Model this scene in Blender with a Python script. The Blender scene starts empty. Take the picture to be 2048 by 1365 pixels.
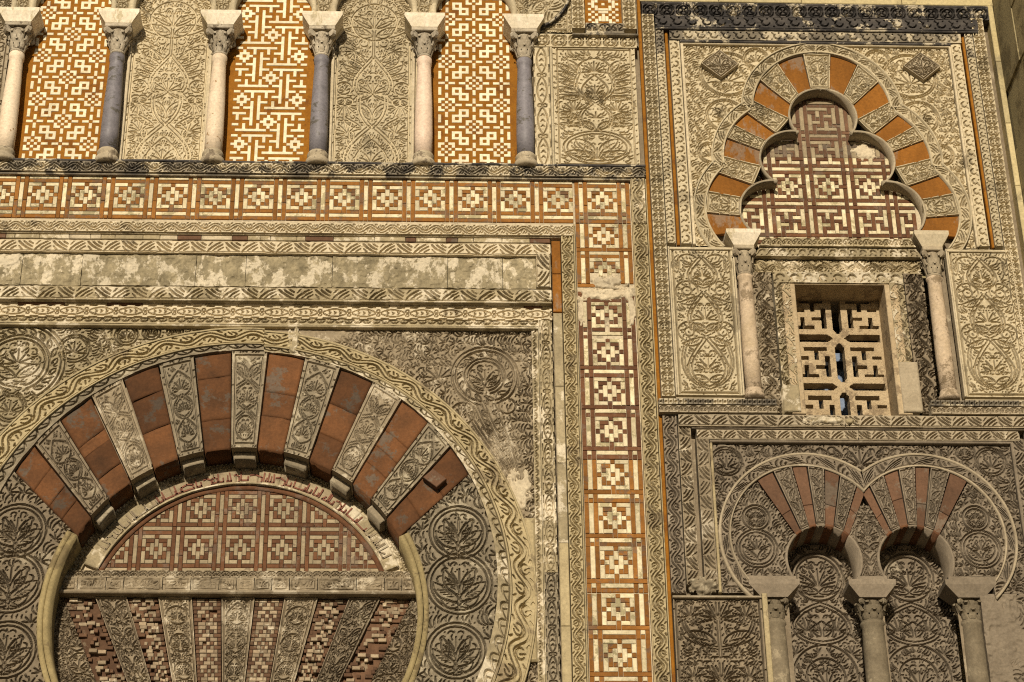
import bpy, math, random
import numpy as np
from math import sin, cos, tan, pi, radians, sqrt, atan2, hypot
random.seed(7); RNG = np.random.RandomState(11)
S = bpy.context.scene; COL = S.collection

# ------------------------------------------------------------------ camera
F_PX, YAW, PITCH, ROLL = 4200.0, radians(2.47), radians(29.35), radians(.775)
CAM = np.array([-11 * tan(YAW), -11.0, 1.6])
_f = np.array([sin(YAW) * cos(PITCH), cos(YAW) * cos(PITCH), sin(PITCH)])
_r = np.array([cos(YAW), -sin(YAW), 0.0]); _d = -np.cross(_r, _f)
_R = cos(ROLL) * _r + sin(ROLL) * _d; _D = -sin(ROLL) * _r + cos(ROLL) * _d
import mathutils
cam = bpy.data.cameras.new('camera'); cam_o = bpy.data.objects.new('camera', cam); COL.objects.link(cam_o)
cam.sensor_width = 36; cam.lens = 36 * F_PX / 2048; cam.clip_start = .1; cam.clip_end = 400
m3 = mathutils.Matrix((_R, -_D, -_f)).transposed()
cam_o.matrix_world = mathutils.Matrix.Translation(CAM) @ m3.to_4x4()
S.camera = cam_o

# ------------------------------------------------------------------ light
SUN_EL, SUN_AZ = radians(18), radians(8)          # floodlight-like: low and almost square to the wall
wd = bpy.data.worlds.new('World'); S.world = wd; wd.use_nodes = True
nt = wd.node_tree; bg = nt.nodes['Background']; sky = nt.nodes.new('ShaderNodeTexSky')
sky.sky_type = 'NISHITA'; sky.sun_disc = False; sky.sun_elevation = SUN_EL; sky.sun_rotation = pi + SUN_AZ
nt.links.new(sky.outputs[0], bg.inputs[0]); bg.inputs[1].default_value = .036
sl = bpy.data.lights.new('sun', 'SUN'); sl.energy = 4.2; sl.angle = radians(2.0); sl.color = (1, .875, .69)
so = bpy.data.objects.new('sun', sl); COL.objects.link(so)
_sd = mathutils.Vector((sin(SUN_AZ) * cos(SUN_EL), cos(SUN_AZ) * cos(SUN_EL), -sin(SUN_EL)))
so.rotation_euler = _sd.to_track_quat('-Z', 'Y').to_euler(); so.location = (-3, -14, 16)
vs = S.view_settings; vs.view_transform = 'Standard'; vs.look = 'None'; vs.exposure = .18; vs.gamma = 1; vs.use_curve_mapping = False

S.render.engine = 'CYCLES'; S.cycles.use_denoising = False; S.cycles.filter_width = 1.1; S.cycles.max_bounces = 5; S.cycles.diffuse_bounces = 4

# ------------------------------------------------------------------ photo pixel -> point on a wall plane y
def W(px, py, y=0.0):
    v = _f * F_PX + _R * (px - 1024) + _D * (py - 682.5); p = CAM + v * ((y - CAM[1]) / v[1]); return p[0], p[2]
def VX(px, py, y=0.0): return W(px, py, y)[0]
def HZ(px, py, y=0.0): return W(px, py, y)[1]

# ------------------------------------------------------------------ materials
MATS = {}
def mat(name, a, b, c=None, patch=.0, scale=7.0, rough=.9, bump=.25, rnd=.12, fine=60.0, streak=0, pits=None, pscale=3.2):
    """mottled stone: a/b mixed by noise, c in ragged patches (amount 0..1), small per-piece tint"""
    if name in MATS: return MATS[name]
    m = bpy.data.materials.new(name); m.use_nodes = True; t = m.node_tree; n = t.nodes; L = t.links.new
    bs = n['Principled BSDF']; bs.inputs['Roughness'].default_value = rough; bs.inputs['Specular IOR Level'].default_value = .25
    geo = n.new('ShaderNodeNewGeometry'); oi = n.new('ShaderNodeObjectInfo')
    mp = n.new('ShaderNodeMapping'); L(geo.outputs['Position'], mp.inputs[0])
    if streak: mp.inputs['Scale'].default_value = (1, 1, 1 / streak)
    n1 = n.new('ShaderNodeTexNoise'); n1.inputs['Scale'].default_value = scale; n1.inputs['Detail'].default_value = 8; n1.inputs['Roughness'].default_value = .65
    L(mp.outputs[0], n1.inputs[0])
    r1 = n.new('ShaderNodeValToRGB'); r1.color_ramp.elements[0].position = .34; r1.color_ramp.elements[1].position = .66
    r1.color_ramp.elements[0].color = (*a, 1); r1.color_ramp.elements[1].color = (*b, 1); L(n1.outputs[0], r1.inputs[0])
    out = r1.outputs[0]
    if c is not None and patch > 0:
        n2 = n.new('ShaderNodeTexNoise'); n2.inputs['Scale'].default_value = pscale; n2.inputs['Detail'].default_value = 11; n2.inputs['Roughness'].default_value = .72
        L(mp.outputs[0], n2.inputs[0])
        r2 = n.new('ShaderNodeValToRGB'); e = r2.color_ramp.elements
        th = .68 - .36 * patch; e[0].position = th - .012; e[1].position = th + .028
        L(n2.outputs[0], r2.inputs[0])
        mx = n.new('ShaderNodeMix'); mx.data_type = 'RGBA'; L(r2.outputs[0], mx.inputs[0]); L(out, mx.inputs[6]); mx.inputs[7].default_value = (*c, 1); out = mx.outputs[2]
    n3 = n.new('ShaderNodeTexNoise'); n3.inputs['Scale'].default_value = fine; n3.inputs['Detail'].default_value = 6; n3.inputs['Roughness'].default_value = .7
    L(geo.outputs['Position'], n3.inputs[0])
    mr = n.new('ShaderNodeMapRange'); mr.inputs[1].default_value = .3; mr.inputs[2].default_value = .7; mr.inputs[3].default_value = .78; mr.inputs[4].default_value = 1.2
    L(n3.outputs[0], mr.inputs[0])
    mo = n.new('ShaderNodeMapRange'); mo.inputs[3].default_value = 1 - rnd; mo.inputs[4].default_value = 1 + rnd; L(oi.outputs['Random'], mo.inputs[0])
    mu = n.new('ShaderNodeMath'); mu.operation = 'MULTIPLY'; L(mr.outputs[0], mu.inputs[0]); L(mo.outputs[0], mu.inputs[1])
    vm = n.new('ShaderNodeVectorMath'); vm.operation = 'SCALE'; L(out, vm.inputs[0]); L(mu.outputs[0], vm.inputs['Scale']); out = vm.outputs[0]
    if pits:
        nv = n.new('ShaderNodeTexNoise'); nv.inputs['Scale'].default_value = pits[0]; nv.inputs['Detail'].default_value = 4; L(geo.outputs['Position'], nv.inputs[0])
        rp = n.new('ShaderNodeValToRGB'); rp.color_ramp.elements[0].position = pits[1]; rp.color_ramp.elements[1].position = pits[1] + .03; L(nv.outputs[0], rp.inputs[0])
        mp2 = n.new('ShaderNodeMix'); mp2.data_type = 'RGBA'; L(rp.outputs[0], mp2.inputs[0]); L(out, mp2.inputs[6]); mp2.inputs[7].default_value = (*pits[2], 1); out = mp2.outputs[2]
    L(out, bs.inputs['Base Color'])
    bu = n.new('ShaderNodeBump'); bu.inputs['Strength'].default_value = bump; bu.inputs['Distance'].default_value = .006
    L(n3.outputs[0], bu.inputs['Height']); L(bu.outputs[0], bs.inputs['Normal'])
    MATS[name] = m; return m

STUCCO = mat('pale_stucco', (.40, .335, .215), (.52, .445, .30), (.30, .25, .16), .28, scale=5, bump=.2)
STUCCO2 = mat('grey_stucco', (.27, .222, .15), (.37, .31, .215), (.47, .41, .30), .22, scale=6, bump=.25)
CREAMST = mat('cream_limestone', (.43, .36, .235), (.57, .49, .345), (.28, .23, .15), .22, scale=5, bump=.2)
WORN = mat('worn_limestone', (.25, .205, .125), (.37, .305, .185), (.56, .49, .36), .42, scale=9, bump=.45, pscale=5)
BROWN = mat('brown_limestone', (.155, .122, .08), (.24, .193, .13), (.31, .26, .18), .25, scale=6, bump=.3)  # aged brown stone, darkened further to carry the light falloff low down
BROWNW = mat('brown_limestone_whitewashed', (.20, .16, .105), (.29, .235, .155), (.43, .37, .27), .36, scale=9, bump=.45, pscale=6)
GREYB = mat('grey_brown_stone', (.175, .145, .097), (.265, .22, .15), (.37, .32, .225), .3, scale=8, bump=.35, pscale=5)  # own grey-brown, plus some of the low wall's light falloff in the colour
TWIN = mat('dull_brown_limestone', (.165, .133, .094), (.24, .197, .142), (.31, .265, .195), .2, scale=6, bump=.3)  # own dull brown, with the lower wall's dimmer light put into it too
YELLOW = mat('yellowed_limestone', (.31, .25, .14), (.42, .345, .20), (.23, .18, .105), .3, scale=6, bump=.3)
MOULD = mat('olive_moulding', (.23, .18, .085), (.32, .255, .125), (.17, .13, .065), .35, scale=6, bump=.3)
CRUST = mat('soot_crusted_stone', (.028, .026, .026), (.085, .075, .066), (.46, .40, .29), .34, scale=9, bump=.4, pscale=7)
SOOT = mat('sooty_stone', (.08, .07, .058), (.26, .22, .155), (.50, .43, .30), .45, scale=7, bump=.35, pscale=5)
ASHLAR = mat('plain_ashlar', (.40, .33, .17), (.50, .42, .235), (.30, .25, .14), .3, scale=3, bump=.25)
SHADEASH = mat('shaded_ashlar', (.25, .205, .11), (.34, .285, .155), (.18, .145, .075), .35, scale=3, bump=.35)  # darker copy of the plain ashlar; the side's shade is put into the colour
WEATHER = mat('weathered_frieze_stone', (.18, .15, .09), (.36, .30, .185), (.55, .48, .35), .45, scale=13, bump=.6, streak=1.5, pscale=8)
PLASTER = mat('repair_plaster', (.42, .35, .24), (.55, .47, .33), (.30, .25, .17), .35, scale=8, bump=.5, pscale=6)
CREAM = mat('cream_tile', (.64, .565, .39), (.76, .69, .51), (.54, .47, .30), .25, scale=14, rnd=.10, bump=.12, fine=40)
CREAMD = mat('aged_cream_tile', (.50, .425, .26), (.66, .58, .40), (.34, .29, .165), .4, scale=12, rnd=.2, bump=.3, fine=50, pscale=8)
OCHRE = mat('ochre_brick', (.205, .079, .006), (.275, .114, .010), (.165, .062, .008), .3, scale=12, rnd=.10, bump=.15, fine=50)
OCHRED = mat('aged_ochre_brick', (.18, .076, .015), (.26, .112, .025), (.16, .09, .045), .4, scale=10, rnd=.25, bump=.3, fine=50, pscale=8)
REDBR = mat('red_brown_brick', (.095, .042, .020), (.145, .066, .030), (.14, .085, .055), .35, scale=10, rnd=.25, bump=.3, pscale=7)
TYMC = mat('tan_tile', (.25, .20, .125), (.34, .275, .175), (.19, .145, .095), .3, scale=12, rnd=.12, bump=.25, pscale=7)
LINTB = mat('umber_brick', (.085, .045, .025), (.13, .072, .04), (.2, .15, .095), .3, scale=10, rnd=.3, bump=.4, pscale=8)
LINTC = mat('umber_tan_tile', (.24, .18, .115), (.33, .26, .17), (.45, .39, .29), .25, scale=12, rnd=.25, bump=.4, pscale=8)
VOUSS = mat('brick_red_voussoir', (.078, .035, .014), (.140, .058, .021), (.10, .072, .05), .36, scale=6, rnd=.34, bump=.35, pscale=4.5)
VOUSSO = mat('orange_brick_voussoir', (.175, .068, .009), (.255, .101, .015), (.22, .14, .082), .36, scale=6, rnd=.12, bump=.2, pscale=4, streak=2)
VOUSSP = mat('faded_red_voussoir', (.095, .052, .030), (.140, .075, .043), (.14, .105, .074), .35, scale=5, rnd=.2, bump=.25, pscale=4)
MARBW = mat('cream_marble', (.60, .48, .34), (.70, .59, .44), (.45, .36, .25), .15, scale=5, rough=.55, bump=.1, pits=(28, .66, (.33, .21, .10)))
MARBP = mat('pink_marble', (.60, .46, .35), (.67, .54, .42), None, 0, scale=5, rough=.5, bump=.08)
MARBG = mat('blue_grey_marble', (.15, .14, .15), (.21, .195, .21), (.10, .09, .075), .3, scale=7, rough=.5, bump=.15, streak=.6, pscale=9)
CAPST = mat('capital_stone', (.30, .25, .175), (.48, .42, .32), (.16, .13, .09), .3, scale=14, bump=.4, pscale=12)
IMPST = mat('impost_stone', (.58, .50, .36), (.74, .66, .52), (.47, .40, .26), .35, scale=9, bump=.2, streak=3, pscale=10)
SHAFTW = mat('worn_rose_shaft', (.40, .31, .20), (.55, .44, .32), (.25, .19, .12), .36, scale=7, bump=.45, pscale=7)
SHAFTD = mat('dark_stone_shaft', (.13, .105, .068), (.20, .165, .11), (.27, .225, .15), .3, scale=7, bump=.4, pscale=7)
LATT = mat('lattice_stone', (.37, .28, .165), (.48, .38, .24), (.26, .195, .12), .35, scale=8, bump=.35, pscale=7)
BASEM = mat('base_stone', (.33, .27, .18), (.48, .41, .29), (.20, .16, .11), .4, scale=12, bump=.3, pscale=12)
INK = mat('brown_letter', (.15, .06, .04), (.20, .085, .055), None, 0, scale=10)
GROUND = mat('street_paving', (.045, .042, .038), (.065, .06, .055), None, 0, scale=1.5)
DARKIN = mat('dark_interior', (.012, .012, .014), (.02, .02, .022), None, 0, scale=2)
GLEAM = mat('blue_window_gleam', (.10, .14, .22), (.16, .21, .30), None, 0, scale=4, rough=.5)  # bluish gleam of the window given as a surface colour

# ------------------------------------------------------------------ scene objects
def tag(o, label, cat, group=None, kind=None):
    if label: o['label'] = label
    if cat: o['category'] = cat
    if group: o['group'] = group
    if kind: o['kind'] = kind
    return o
def thing(name, label, cat, loc, group=None, kind='thing'):
    o = bpy.data.objects.new(name, None); COL.objects.link(o); o.location = loc; o.empty_display_size = .1
    return tag(o, label, cat, group, kind)
def put(name, me, m, parent=None, loc=(0, 0, 0), world=True):
    """mesh object; loc in world; a child keeps its world place under its unrotated parent"""
    if m is not None and not me.materials: me.materials.append(m)
    o = bpy.data.objects.new(name, me); COL.objects.link(o)
    if parent is not None:
        o.parent = parent; q = parent
        off = mathutils.Vector((0, 0, 0))
        while q is not None: off += q.location; q = q.parent
        o.location = mathutils.Vector(loc) - off
    else: o.location = loc
    return o
def mesh(name, v, f, smooth=False):
    me = bpy.data.meshes.new(name); me.from_pydata([tuple(p) for p in v], [], f); me.update()
    if smooth: me.polygons.foreach_set('use_smooth', [True] * len(me.polygons))
    return me
def quadmesh(name, V, Q, smooth=True):
    V = np.ascontiguousarray(V, np.float32); Q = np.ascontiguousarray(Q, np.int32)
    me = bpy.data.meshes.new(name); me.vertices.add(len(V)); me.vertices.foreach_set('co', V.ravel())
    me.loops.add(Q.size); me.loops.foreach_set('vertex_index', Q.ravel()); me.polygons.add(len(Q))
    me.polygons.foreach_set('loop_start', np.arange(0, Q.size, 4, dtype=np.int32))
    me.polygons.foreach_set('use_smooth', np.full(len(Q), smooth)); me.update(calc_edges=True); return me
def boxmesh(name, x0, x1, y0, y1, z0, z1, bev=.0):
    b = min(bev, (x1 - x0) / 3, (z1 - z0) / 3)
    if not b:
        v = [(x, y, z) for y in (y0, y1) for z in (z0, z1) for x in (x0, x1)]
        return mesh(name, v, [(0, 1, 3, 2), (4, 6, 7, 5), (0, 4, 5, 1), (2, 3, 7, 6), (0, 2, 6, 4), (1, 5, 7, 3)])
    v = []
    for y, i in ((y0, b), (y0 + b, 0), (y1, 0)):
        v += [(x0 + i, y, z0 + i), (x1 - i, y, z0 + i), (x1 - i, y, z1 - i), (x0 + i, y, z1 - i)]
    f = [(0, 1, 2, 3), (11, 10, 9, 8)]
    for k in (0, 4):
        for i in range(4): j = (i + 1) % 4; f.append((k + i, k + 4 + i, k + 4 + j, k + j))
    return mesh(name, v, f)
def prism(name, poly, y0, y1, bev=.004):
    """(x,z) outline (counter-clockwise seen from the street) standing from y1 out to y0, front edge chamfered"""
    P = np.array(poly); c = P.mean(0); n = len(P); d = np.hypot(*(P - c).T)[:, None]
    Pi = c + (P - c) * (1 - bev / np.maximum(d, 1e-6))
    v = [(p[0], y0, p[1]) for p in Pi] + [(p[0], y0 + bev, p[1]) for p in P] + [(p[0], y1, p[1]) for p in P]
    f = [tuple(range(n)), tuple(range(3 * n - 1, 2 * n - 1, -1))]
    for k in (0, n):
        for i in range(n): j = (i + 1) % n; f.append((k + i, k + n + i, k + n + j, k + j))
    return mesh(name, v, f)

# ------------------------------------------------------------------ carving: a canvas of cuts
RES = .0045
def noise2(h, w, cell, seed):
    r = np.random.RandomState(seed); gy, gx = max(2, int(h / cell) + 2), max(2, int(w / cell) + 2)
    g = r.rand(gy, gx); y = np.linspace(0, gy - 1.001, h); x = np.linspace(0, gx - 1.001, w)
    yi, xi = y.astype(int), x.astype(int); fy, fx = (y - yi)[:, None], (x - xi)[None]
    fy = fy * fy * (3 - 2 * fy); fx = fx * fx * (3 - 2 * fx)
    return (g[yi][:, xi] * (1 - fy) * (1 - fx) + g[yi + 1][:, xi] * fy * (1 - fx) + g[yi][:, xi + 1] * (1 - fy) * fx + g[yi + 1][:, xi + 1] * fy * fx)
def blur(a, k):
    p = np.pad(a, k, mode='edge'); c = np.cumsum(np.cumsum(np.pad(p, ((1, 0), (1, 0))), 0), 1); s = 2 * k + 1
    return (c[s:, s:] - c[:-s, s:] - c[s:, :-s] + c[:-s, :-s]) / (s * s)
def bez(a, b, c, d, n=10):
    t = np.linspace(0, 1, n)[:, None]; a, b, c, d = map(np.asarray, (a, b, c, d))
    return (1 - t) ** 3 * a + 3 * t * (1 - t) ** 2 * b + 3 * t * t * (1 - t) * c + t ** 3 * d
def arc(c, r, a0, a1, n=12):
    t = np.linspace(a0, a1, n); rz = r if np.isscalar(r) else r[1]; rx = r if np.isscalar(r) else r[0]
    return np.c_[c[0] + rx * np.cos(t), c[1] + rz * np.sin(t)]
class Cv:
    def __init__(s, w, h, sym=None, x0=0., z0=0., wrap=False):
        s.w, s.h, s.sym, s.x0, s.z0, s.wrap = w, h, sym, x0, z0, wrap
        s.nu, s.nv = max(3, int(round(w / RES)) + 1), max(3, int(round(h / RES)) + 1)
        s.du, s.dv = w / (s.nu - 1), h / (s.nv - 1); s.a = np.zeros((s.nv, s.nu), np.float32)
    def _seg(s, p, q, r0, r1):
        R = max(r0, r1) + RES
        i0 = max(0, int((min(p[0], q[0]) - R) / s.du)); i1 = min(s.nu, int((max(p[0], q[0]) + R) / s.du) + 2)
        j0 = max(0, int((min(p[1], q[1]) - R) / s.dv)); j1 = min(s.nv, int((max(p[1], q[1]) + R) / s.dv) + 2)
        if i0 >= i1 or j0 >= j1: return
        X = np.arange(i0, i1) * s.du - p[0]; Z = (np.arange(j0, j1) * s.dv - p[1])[:, None]
        dx, dz = q[0] - p[0], q[1] - p[1]; l2 = dx * dx + dz * dz + 1e-12
        t = np.clip((X * dx + Z * dz) / l2, 0, 1); d = np.sqrt((X - t * dx) ** 2 + (Z - t * dz) ** 2)
        v = np.clip((r0 + (r1 - r0) * t - d) / (RES * 1.1) + .5, 0, 1); w = s.a[j0:j1, i0:i1]; np.maximum(w, v, out=w)
    def line(s, pts, w, a=.3, b=.3, m=True):
        pts = np.asarray(pts, float) - (s.x0, s.z0); n = len(pts)
        t = np.linspace(0, 1, n); e = np.where(t < .5, a, b); r = .36 * w * (e + (1 - e) * np.sin(pi * t) ** .7)
        reps = [pts]
        if s.sym is not None and m: reps.append(np.c_[2 * (s.sym - s.x0) - pts[:, 0], pts[:, 1]])
        if s.wrap: reps += [q + (0, k * s.h) for q in list(reps) for k in (-1, 1)]
        for q in reps:
            for i in range(n - 1): s._seg(q[i], q[i + 1], r[i], r[i + 1])
    def dot(s, p, r): s.line([p, (p[0] + 1e-4, p[1])], 2 * r, 1, 1)
    def ring(s, c, r, w, a0=0, a1=2 * pi): s.line(arc(c, r, a0, a1, 28), w, 1, 1)
    def stem(s, pts, gap, w, a=.5, b=.5):
        p = np.asarray(pts, float); t = np.gradient(p, axis=0); t /= np.hypot(*t.T)[:, None] + 1e-9; n = np.c_[-t[:, 1], t[:, 0]]
        s.line(p + n * gap / 2, w, a, b); s.line(p - n * gap / 2, w, a, b)
    def leaf(s, p, ang, L, B, curl=.2, w=.009, slits=3):
        p = np.asarray(p, float); e = np.array((cos(ang), sin(ang))); n = np.array((-e[1], e[0])); tip = p + L * e + curl * L * n
        s.line(bez(p, p + .2 * L * e + B * n * 1.2, p + .75 * L * e + B * n * 1.3, tip, 8), w, .4, .2)
        s.line(bez(p, p + .25 * L * e - B * n, p + .8 * L * e - B * n * .7, tip, 8), w, .4, .2)
        for k in range(slits):
            u = .3 + .5 * k / max(1, slits); q = p + u * L * e + curl * L * n * u * u
            s.line([q - .1 * L * e, q + .08 * L * e + .35 * B * n], w * .7, .2, .8)
            if k < slits - 1: s.line([q - .02 * L * e - .1 * B * n, q + .12 * L * e - .4 * B * n], w * .6, .2, .8)
    def palm(s, p, ang, R, n=7, spread=2.4, w=.009, edge=True, dots=True):
        p = np.asarray(p, float)
        for k in range(n):
            t = 2 * k / (n - 1) - 1; a = ang + spread / 2 * t; rr = R * (1 - .22 * abs(t))
            a2 = a + .22 * t
            s.line(bez(p + .2 * R * np.array((cos(ang + .3 * t), sin(ang + .3 * t))), p + .45 * rr * np.array((cos(a), sin(a))), p + .6 * rr * np.array((cos(a), sin(a))), p + .82 * rr * np.array((cos(a2), sin(a2))), 6), w, .12, .7)
            if k < n - 1:
                tm = 2 * (k + .5) / (n - 1) - 1; am = ang + (spread / 2 + .2) * tm; rm = R * (1 - .22 * abs(tm))
                if dots: s.dot(p + .74 * rm * np.array((cos(am), sin(am))), w * .42)
                if edge:
                    q = p + rm * 1.0 * np.array((cos(am), sin(am))); rd = R * spread / (2.3 * n)
                    s.line(arc(q, rd, am - 1.3, am + 1.3, 6), w * .8, .4, .4)
    def ogee(s, c, hw, z0, z1, w, gap=0, fat=.55):
        k = (z1 - z0); L = bez((c, z0), (c - hw * 1.45, z0 + k * .22), (c - hw * 1.2, z0 + k * fat), (c, z1), 16)
        if gap: s.stem(L, gap, w)
        else: s.line(L, w, .8, .8)
        if s.sym is None:
            Rr = np.c_[2 * c - L[:, 0], L[:, 1]]
            if gap: s.stem(Rr, gap, w)
            else: s.line(Rr, w, .8, .8)
    def fill(s, size, seed, flow=None, w=.008, thr=.05, mask=None, kind=2):
        """crescents, three-lobed leaves and drill holes in what the main drawing left empty"""
        r = np.random.RandomState(seed); w = w * .92
        for ps, sz in ((0, size * 1.05), (1, size * .66), (2, size * .42)):
            if sz < .012: break
            occ = blur(s.a, max(1, int(sz * .5 / s.du))); ys = np.arange(sz * .5, s.h, sz * .92); xs = np.arange(sz * .5, s.w, sz * .92)
            for j, z in enumerate(ys):
                for x in xs:
                    x_ = x + (sz * .46 if j % 2 else 0) + r.uniform(-.12, .12) * sz; z_ = z + r.uniform(-.12, .12) * sz
                    if s.sym is not None and x_ > s.sym - s.x0 - .2 * sz: continue
                    i, jj = int(x_ / s.du), int(z_ / s.dv)
                    if not (0 <= i < s.nu and 0 <= jj < s.nv): continue
                    if occ[jj, i] > (.04, .07, .10)[ps]: continue
                    if mask is not None and not mask[jj, i]: continue
                    p = np.array((x_ + s.x0, z_ + s.z0)); a = (flow(*p) if flow else 0) + r.uniform(-.5, .5) + (0 if flow else r.uniform(0, 2 * pi)); e = np.array((cos(a), sin(a))); n = np.array((-e[1], e[0]))
                    if ps == 0:
                        if r.rand() < .5: s.palm(p - .5 * sz * e, a, sz * 1.0, 5, 1.9, w, edge=False, dots=False)
                        else:
                            for q in (-.34, 0, .34): s.line(bez(p - .45 * sz * e + q * .4 * sz * n, p - .1 * sz * e + (q + .22) * sz * n, p + .2 * sz * e + (q + .22) * sz * n, p + .45 * sz * e + (q - .05) * sz * n, 6), w, .25, .5)
                    elif ps == 1:
                        for q in (-.25, .25): s.line(bez(p - .42 * sz * e + q * .5 * sz * n, p - .1 * sz * e + (q + .2) * sz * n, p + .2 * sz * e + (q + .2) * sz * n, p + .42 * sz * e + q * sz * n, 5), w, .25, .6)
                    elif r.rand() < .45: s.dot(p, w * .5)
                    else: s.line([p - sz * .35 * e, p + .1 * sz * n, p + sz * .35 * e], w * .9, .3, .7)
    def border(s, w, off):
        o = off; s.line([(s.x0 + o, s.z0 + o), (s.x0 + o, s.z0 + s.h - o)], w, 1, 1, False); s.line([(s.x0 + s.w - o, s.z0 + o), (s.x0 + s.w - o, s.z0 + s.h - o)], w, 1, 1, False)
        s.line([(s.x0 + o, s.z0 + o), (s.x0 + s.w - o, s.z0 + o)], w, 1, 1, False); s.line([(s.x0 + o, s.z0 + s.h - o), (s.x0 + s.w - o, s.z0 + s.h - o)], w, 1, 1, False)

def patch(name, parent, m, M, w, h, cut, yf, dep=.016, back=.064, worn=0., seed=1, mask=None, rough=.0013, soft=.12, loback=None, make=False, trim=None):
    """a carved surface: M(u,v) maps 0..1 x 0..1 arrays to (x,z); cut array; skirts fall back to y=back
    (loback: the v=0 edge falls back further, a soffit); trim: height profile across v"""
    nv, nu = cut.shape if cut is not None else (max(3, int(h / .012) + 1), max(3, int(w / .012) + 1))
    cut_given = cut
    if cut is None: cut = np.zeros((nv, nu), np.float32)
    u, v = np.meshgrid(np.linspace(0, 1, nu), np.linspace(0, 1, nv)); X, Z = M(u, v)
    a = cut * (1 - worn * np.clip(noise2(nv, nu, 26, seed) * 2.6 - .8, 0, 1)) if worn else cut
    Y = yf + 1.5 * dep * (a + soft * blur(a, 3)) + (noise2(nv, nu, 5, seed + 1) - .5) * rough * 2 + (noise2(nv, nu, 22, seed + 2) - .5) * rough * 3
    if worn: Y += worn * .014 * np.clip(noise2(nv, nu, 14, seed + 3) * noise2(nv, nu, 5, seed + 4) * 3 - .75, 0, 1)
    if trim is not None: Y = Y + trim[:, None]
    V = np.stack([X, Y, Z], -1)
    if mask is None:
        lo = V[:1].copy(); lo[..., 1] = back if loback is None else loback; hi = V[-1:].copy(); hi[..., 1] = back; V = np.concatenate([lo, V, hi], 0)
        l = V[:, :1].copy(); l[..., 1] = back; r = V[:, -1:].copy(); r[..., 1] = back
        if loback is not None: l[0, 0, 1] = r[0, 0, 1] = loback
        V = np.concatenate([l, V, r], 1)
    n, k = V.shape[:2]; I = np.arange(n * k).reshape(n, k)
    Q = np.stack([I[:-1, :-1], I[:-1, 1:], I[1:, 1:], I[1:, :-1]], -1).reshape(-1, 4)
    V = V.reshape(-1, 3)
    if mask is not None:
        keep = (mask[:-1, :-1] & mask[1:, 1:] & mask[:-1, 1:] & mask[1:, :-1]).ravel(); Q = Q[keep]
        used = np.zeros(len(V), bool); used[Q.ravel()] = True; ix = np.cumsum(used) - 1; V = V[used]; Q = ix[Q]
    me = quadmesh(name, V, Q, cut_given is None)
    if make: me.materials.append(m); return me
    return put(name, me, m, parent)
def rectM(x0, x1, z0, z1): return lambda u, v: (x0 + (x1 - x0) * u, z0 + (z1 - z0) * v)
def flipM(M): return lambda u, v: M(1 - u, v)
def circ(c, r, a): return c[0] + r * np.cos(a), c[1] + r * np.sin(a)
def ringM(c0, r0, c1, r1, a0, a1, b0=None, b1=None):
    """band between two circles; v 0 inner, 1 outer; u runs from angle a0 to a1 (outer b0..b1)"""
    b0 = a0 if b0 is None else b0; b1 = a1 if b1 is None else b1
    def M(u, v):
        xi, zi = circ(c0, r0, a0 + (a1 - a0) * u); xo, zo = circ(c1, r1, b0 + (b1 - b0) * u); return xi + (xo - xi) * v, zi + (zo - zi) * v
    return M
# strip designs: one period drawn on a canvas, u across the strip, v along it
def tile_vine(w, p):
    c = Cv(w, p, wrap=True); z = np.linspace(0, p, 33); x = w / 2 - w * .27 * np.sin(2 * pi * z / p); c.stem(np.c_[x, z], w * .22, w * .085, .9, .9)
    for k, sg in ((.25, 1), (.75, -1)):     # a curled half leaf in each hollow of the winding stem
        z = p * k; f = lambda q: w / 2 + sg * q * w
        c.line(arc((f(.13), z), (w * .20, p * .13), 0.3 if sg > 0 else pi - .3, 5.2 if sg > 0 else pi - 5.2, 12), w * .10, .5, .5)
        c.line([(f(.12), z + .02 * p), (f(.34), z - .05 * p)], w * .12, .6, .4)
        c.line([(f(.44), z - .26 * p), (f(.36), z - .19 * p)], w * .13, .8, .4); c.line([(f(.44), z + .24 * p), (f(.34), z + .19 * p)], w * .13, .8, .4)
    return c.a
def tile_zig(w, p):
    c = Cv(w, p, wrap=True)
    for k in (0, .5):
        s = 1 if k == 0 else -1; z0 = k * p
        f = (lambda x: x) if s > 0 else (lambda x: w - x)
        c.line(bez((f(w * .08), z0), (f(w * .35), z0 + .05 * p), (f(w * .7), z0 + .22 * p), (f(w * .92), z0 + .42 * p), 8), w * .15, .5, .4)
        c.line(bez((f(w * .1), z0 + .14 * p), (f(w * .3), z0 + .2 * p), (f(w * .5), z0 + .3 * p), (f(w * .66), z0 + .42 * p), 7), w * .13, .2, .6)
        c.line(bez((f(w * .1), z0 + .29 * p), (f(w * .2), z0 + .31 * p), (f(w * .3), z0 + .37 * p), (f(w * .4), z0 + .44 * p), 6), w * .11, .2, .7)
        c.line([(f(w * .55), z0 + .02 * p), (f(w * .9), z0 + .13 * p)], w * .12, .2, .8)
    for x in (w * .03, w * .97): c.line([(x, 0), (x, p)], w * .04, 1, 1)
    return c.a
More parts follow.
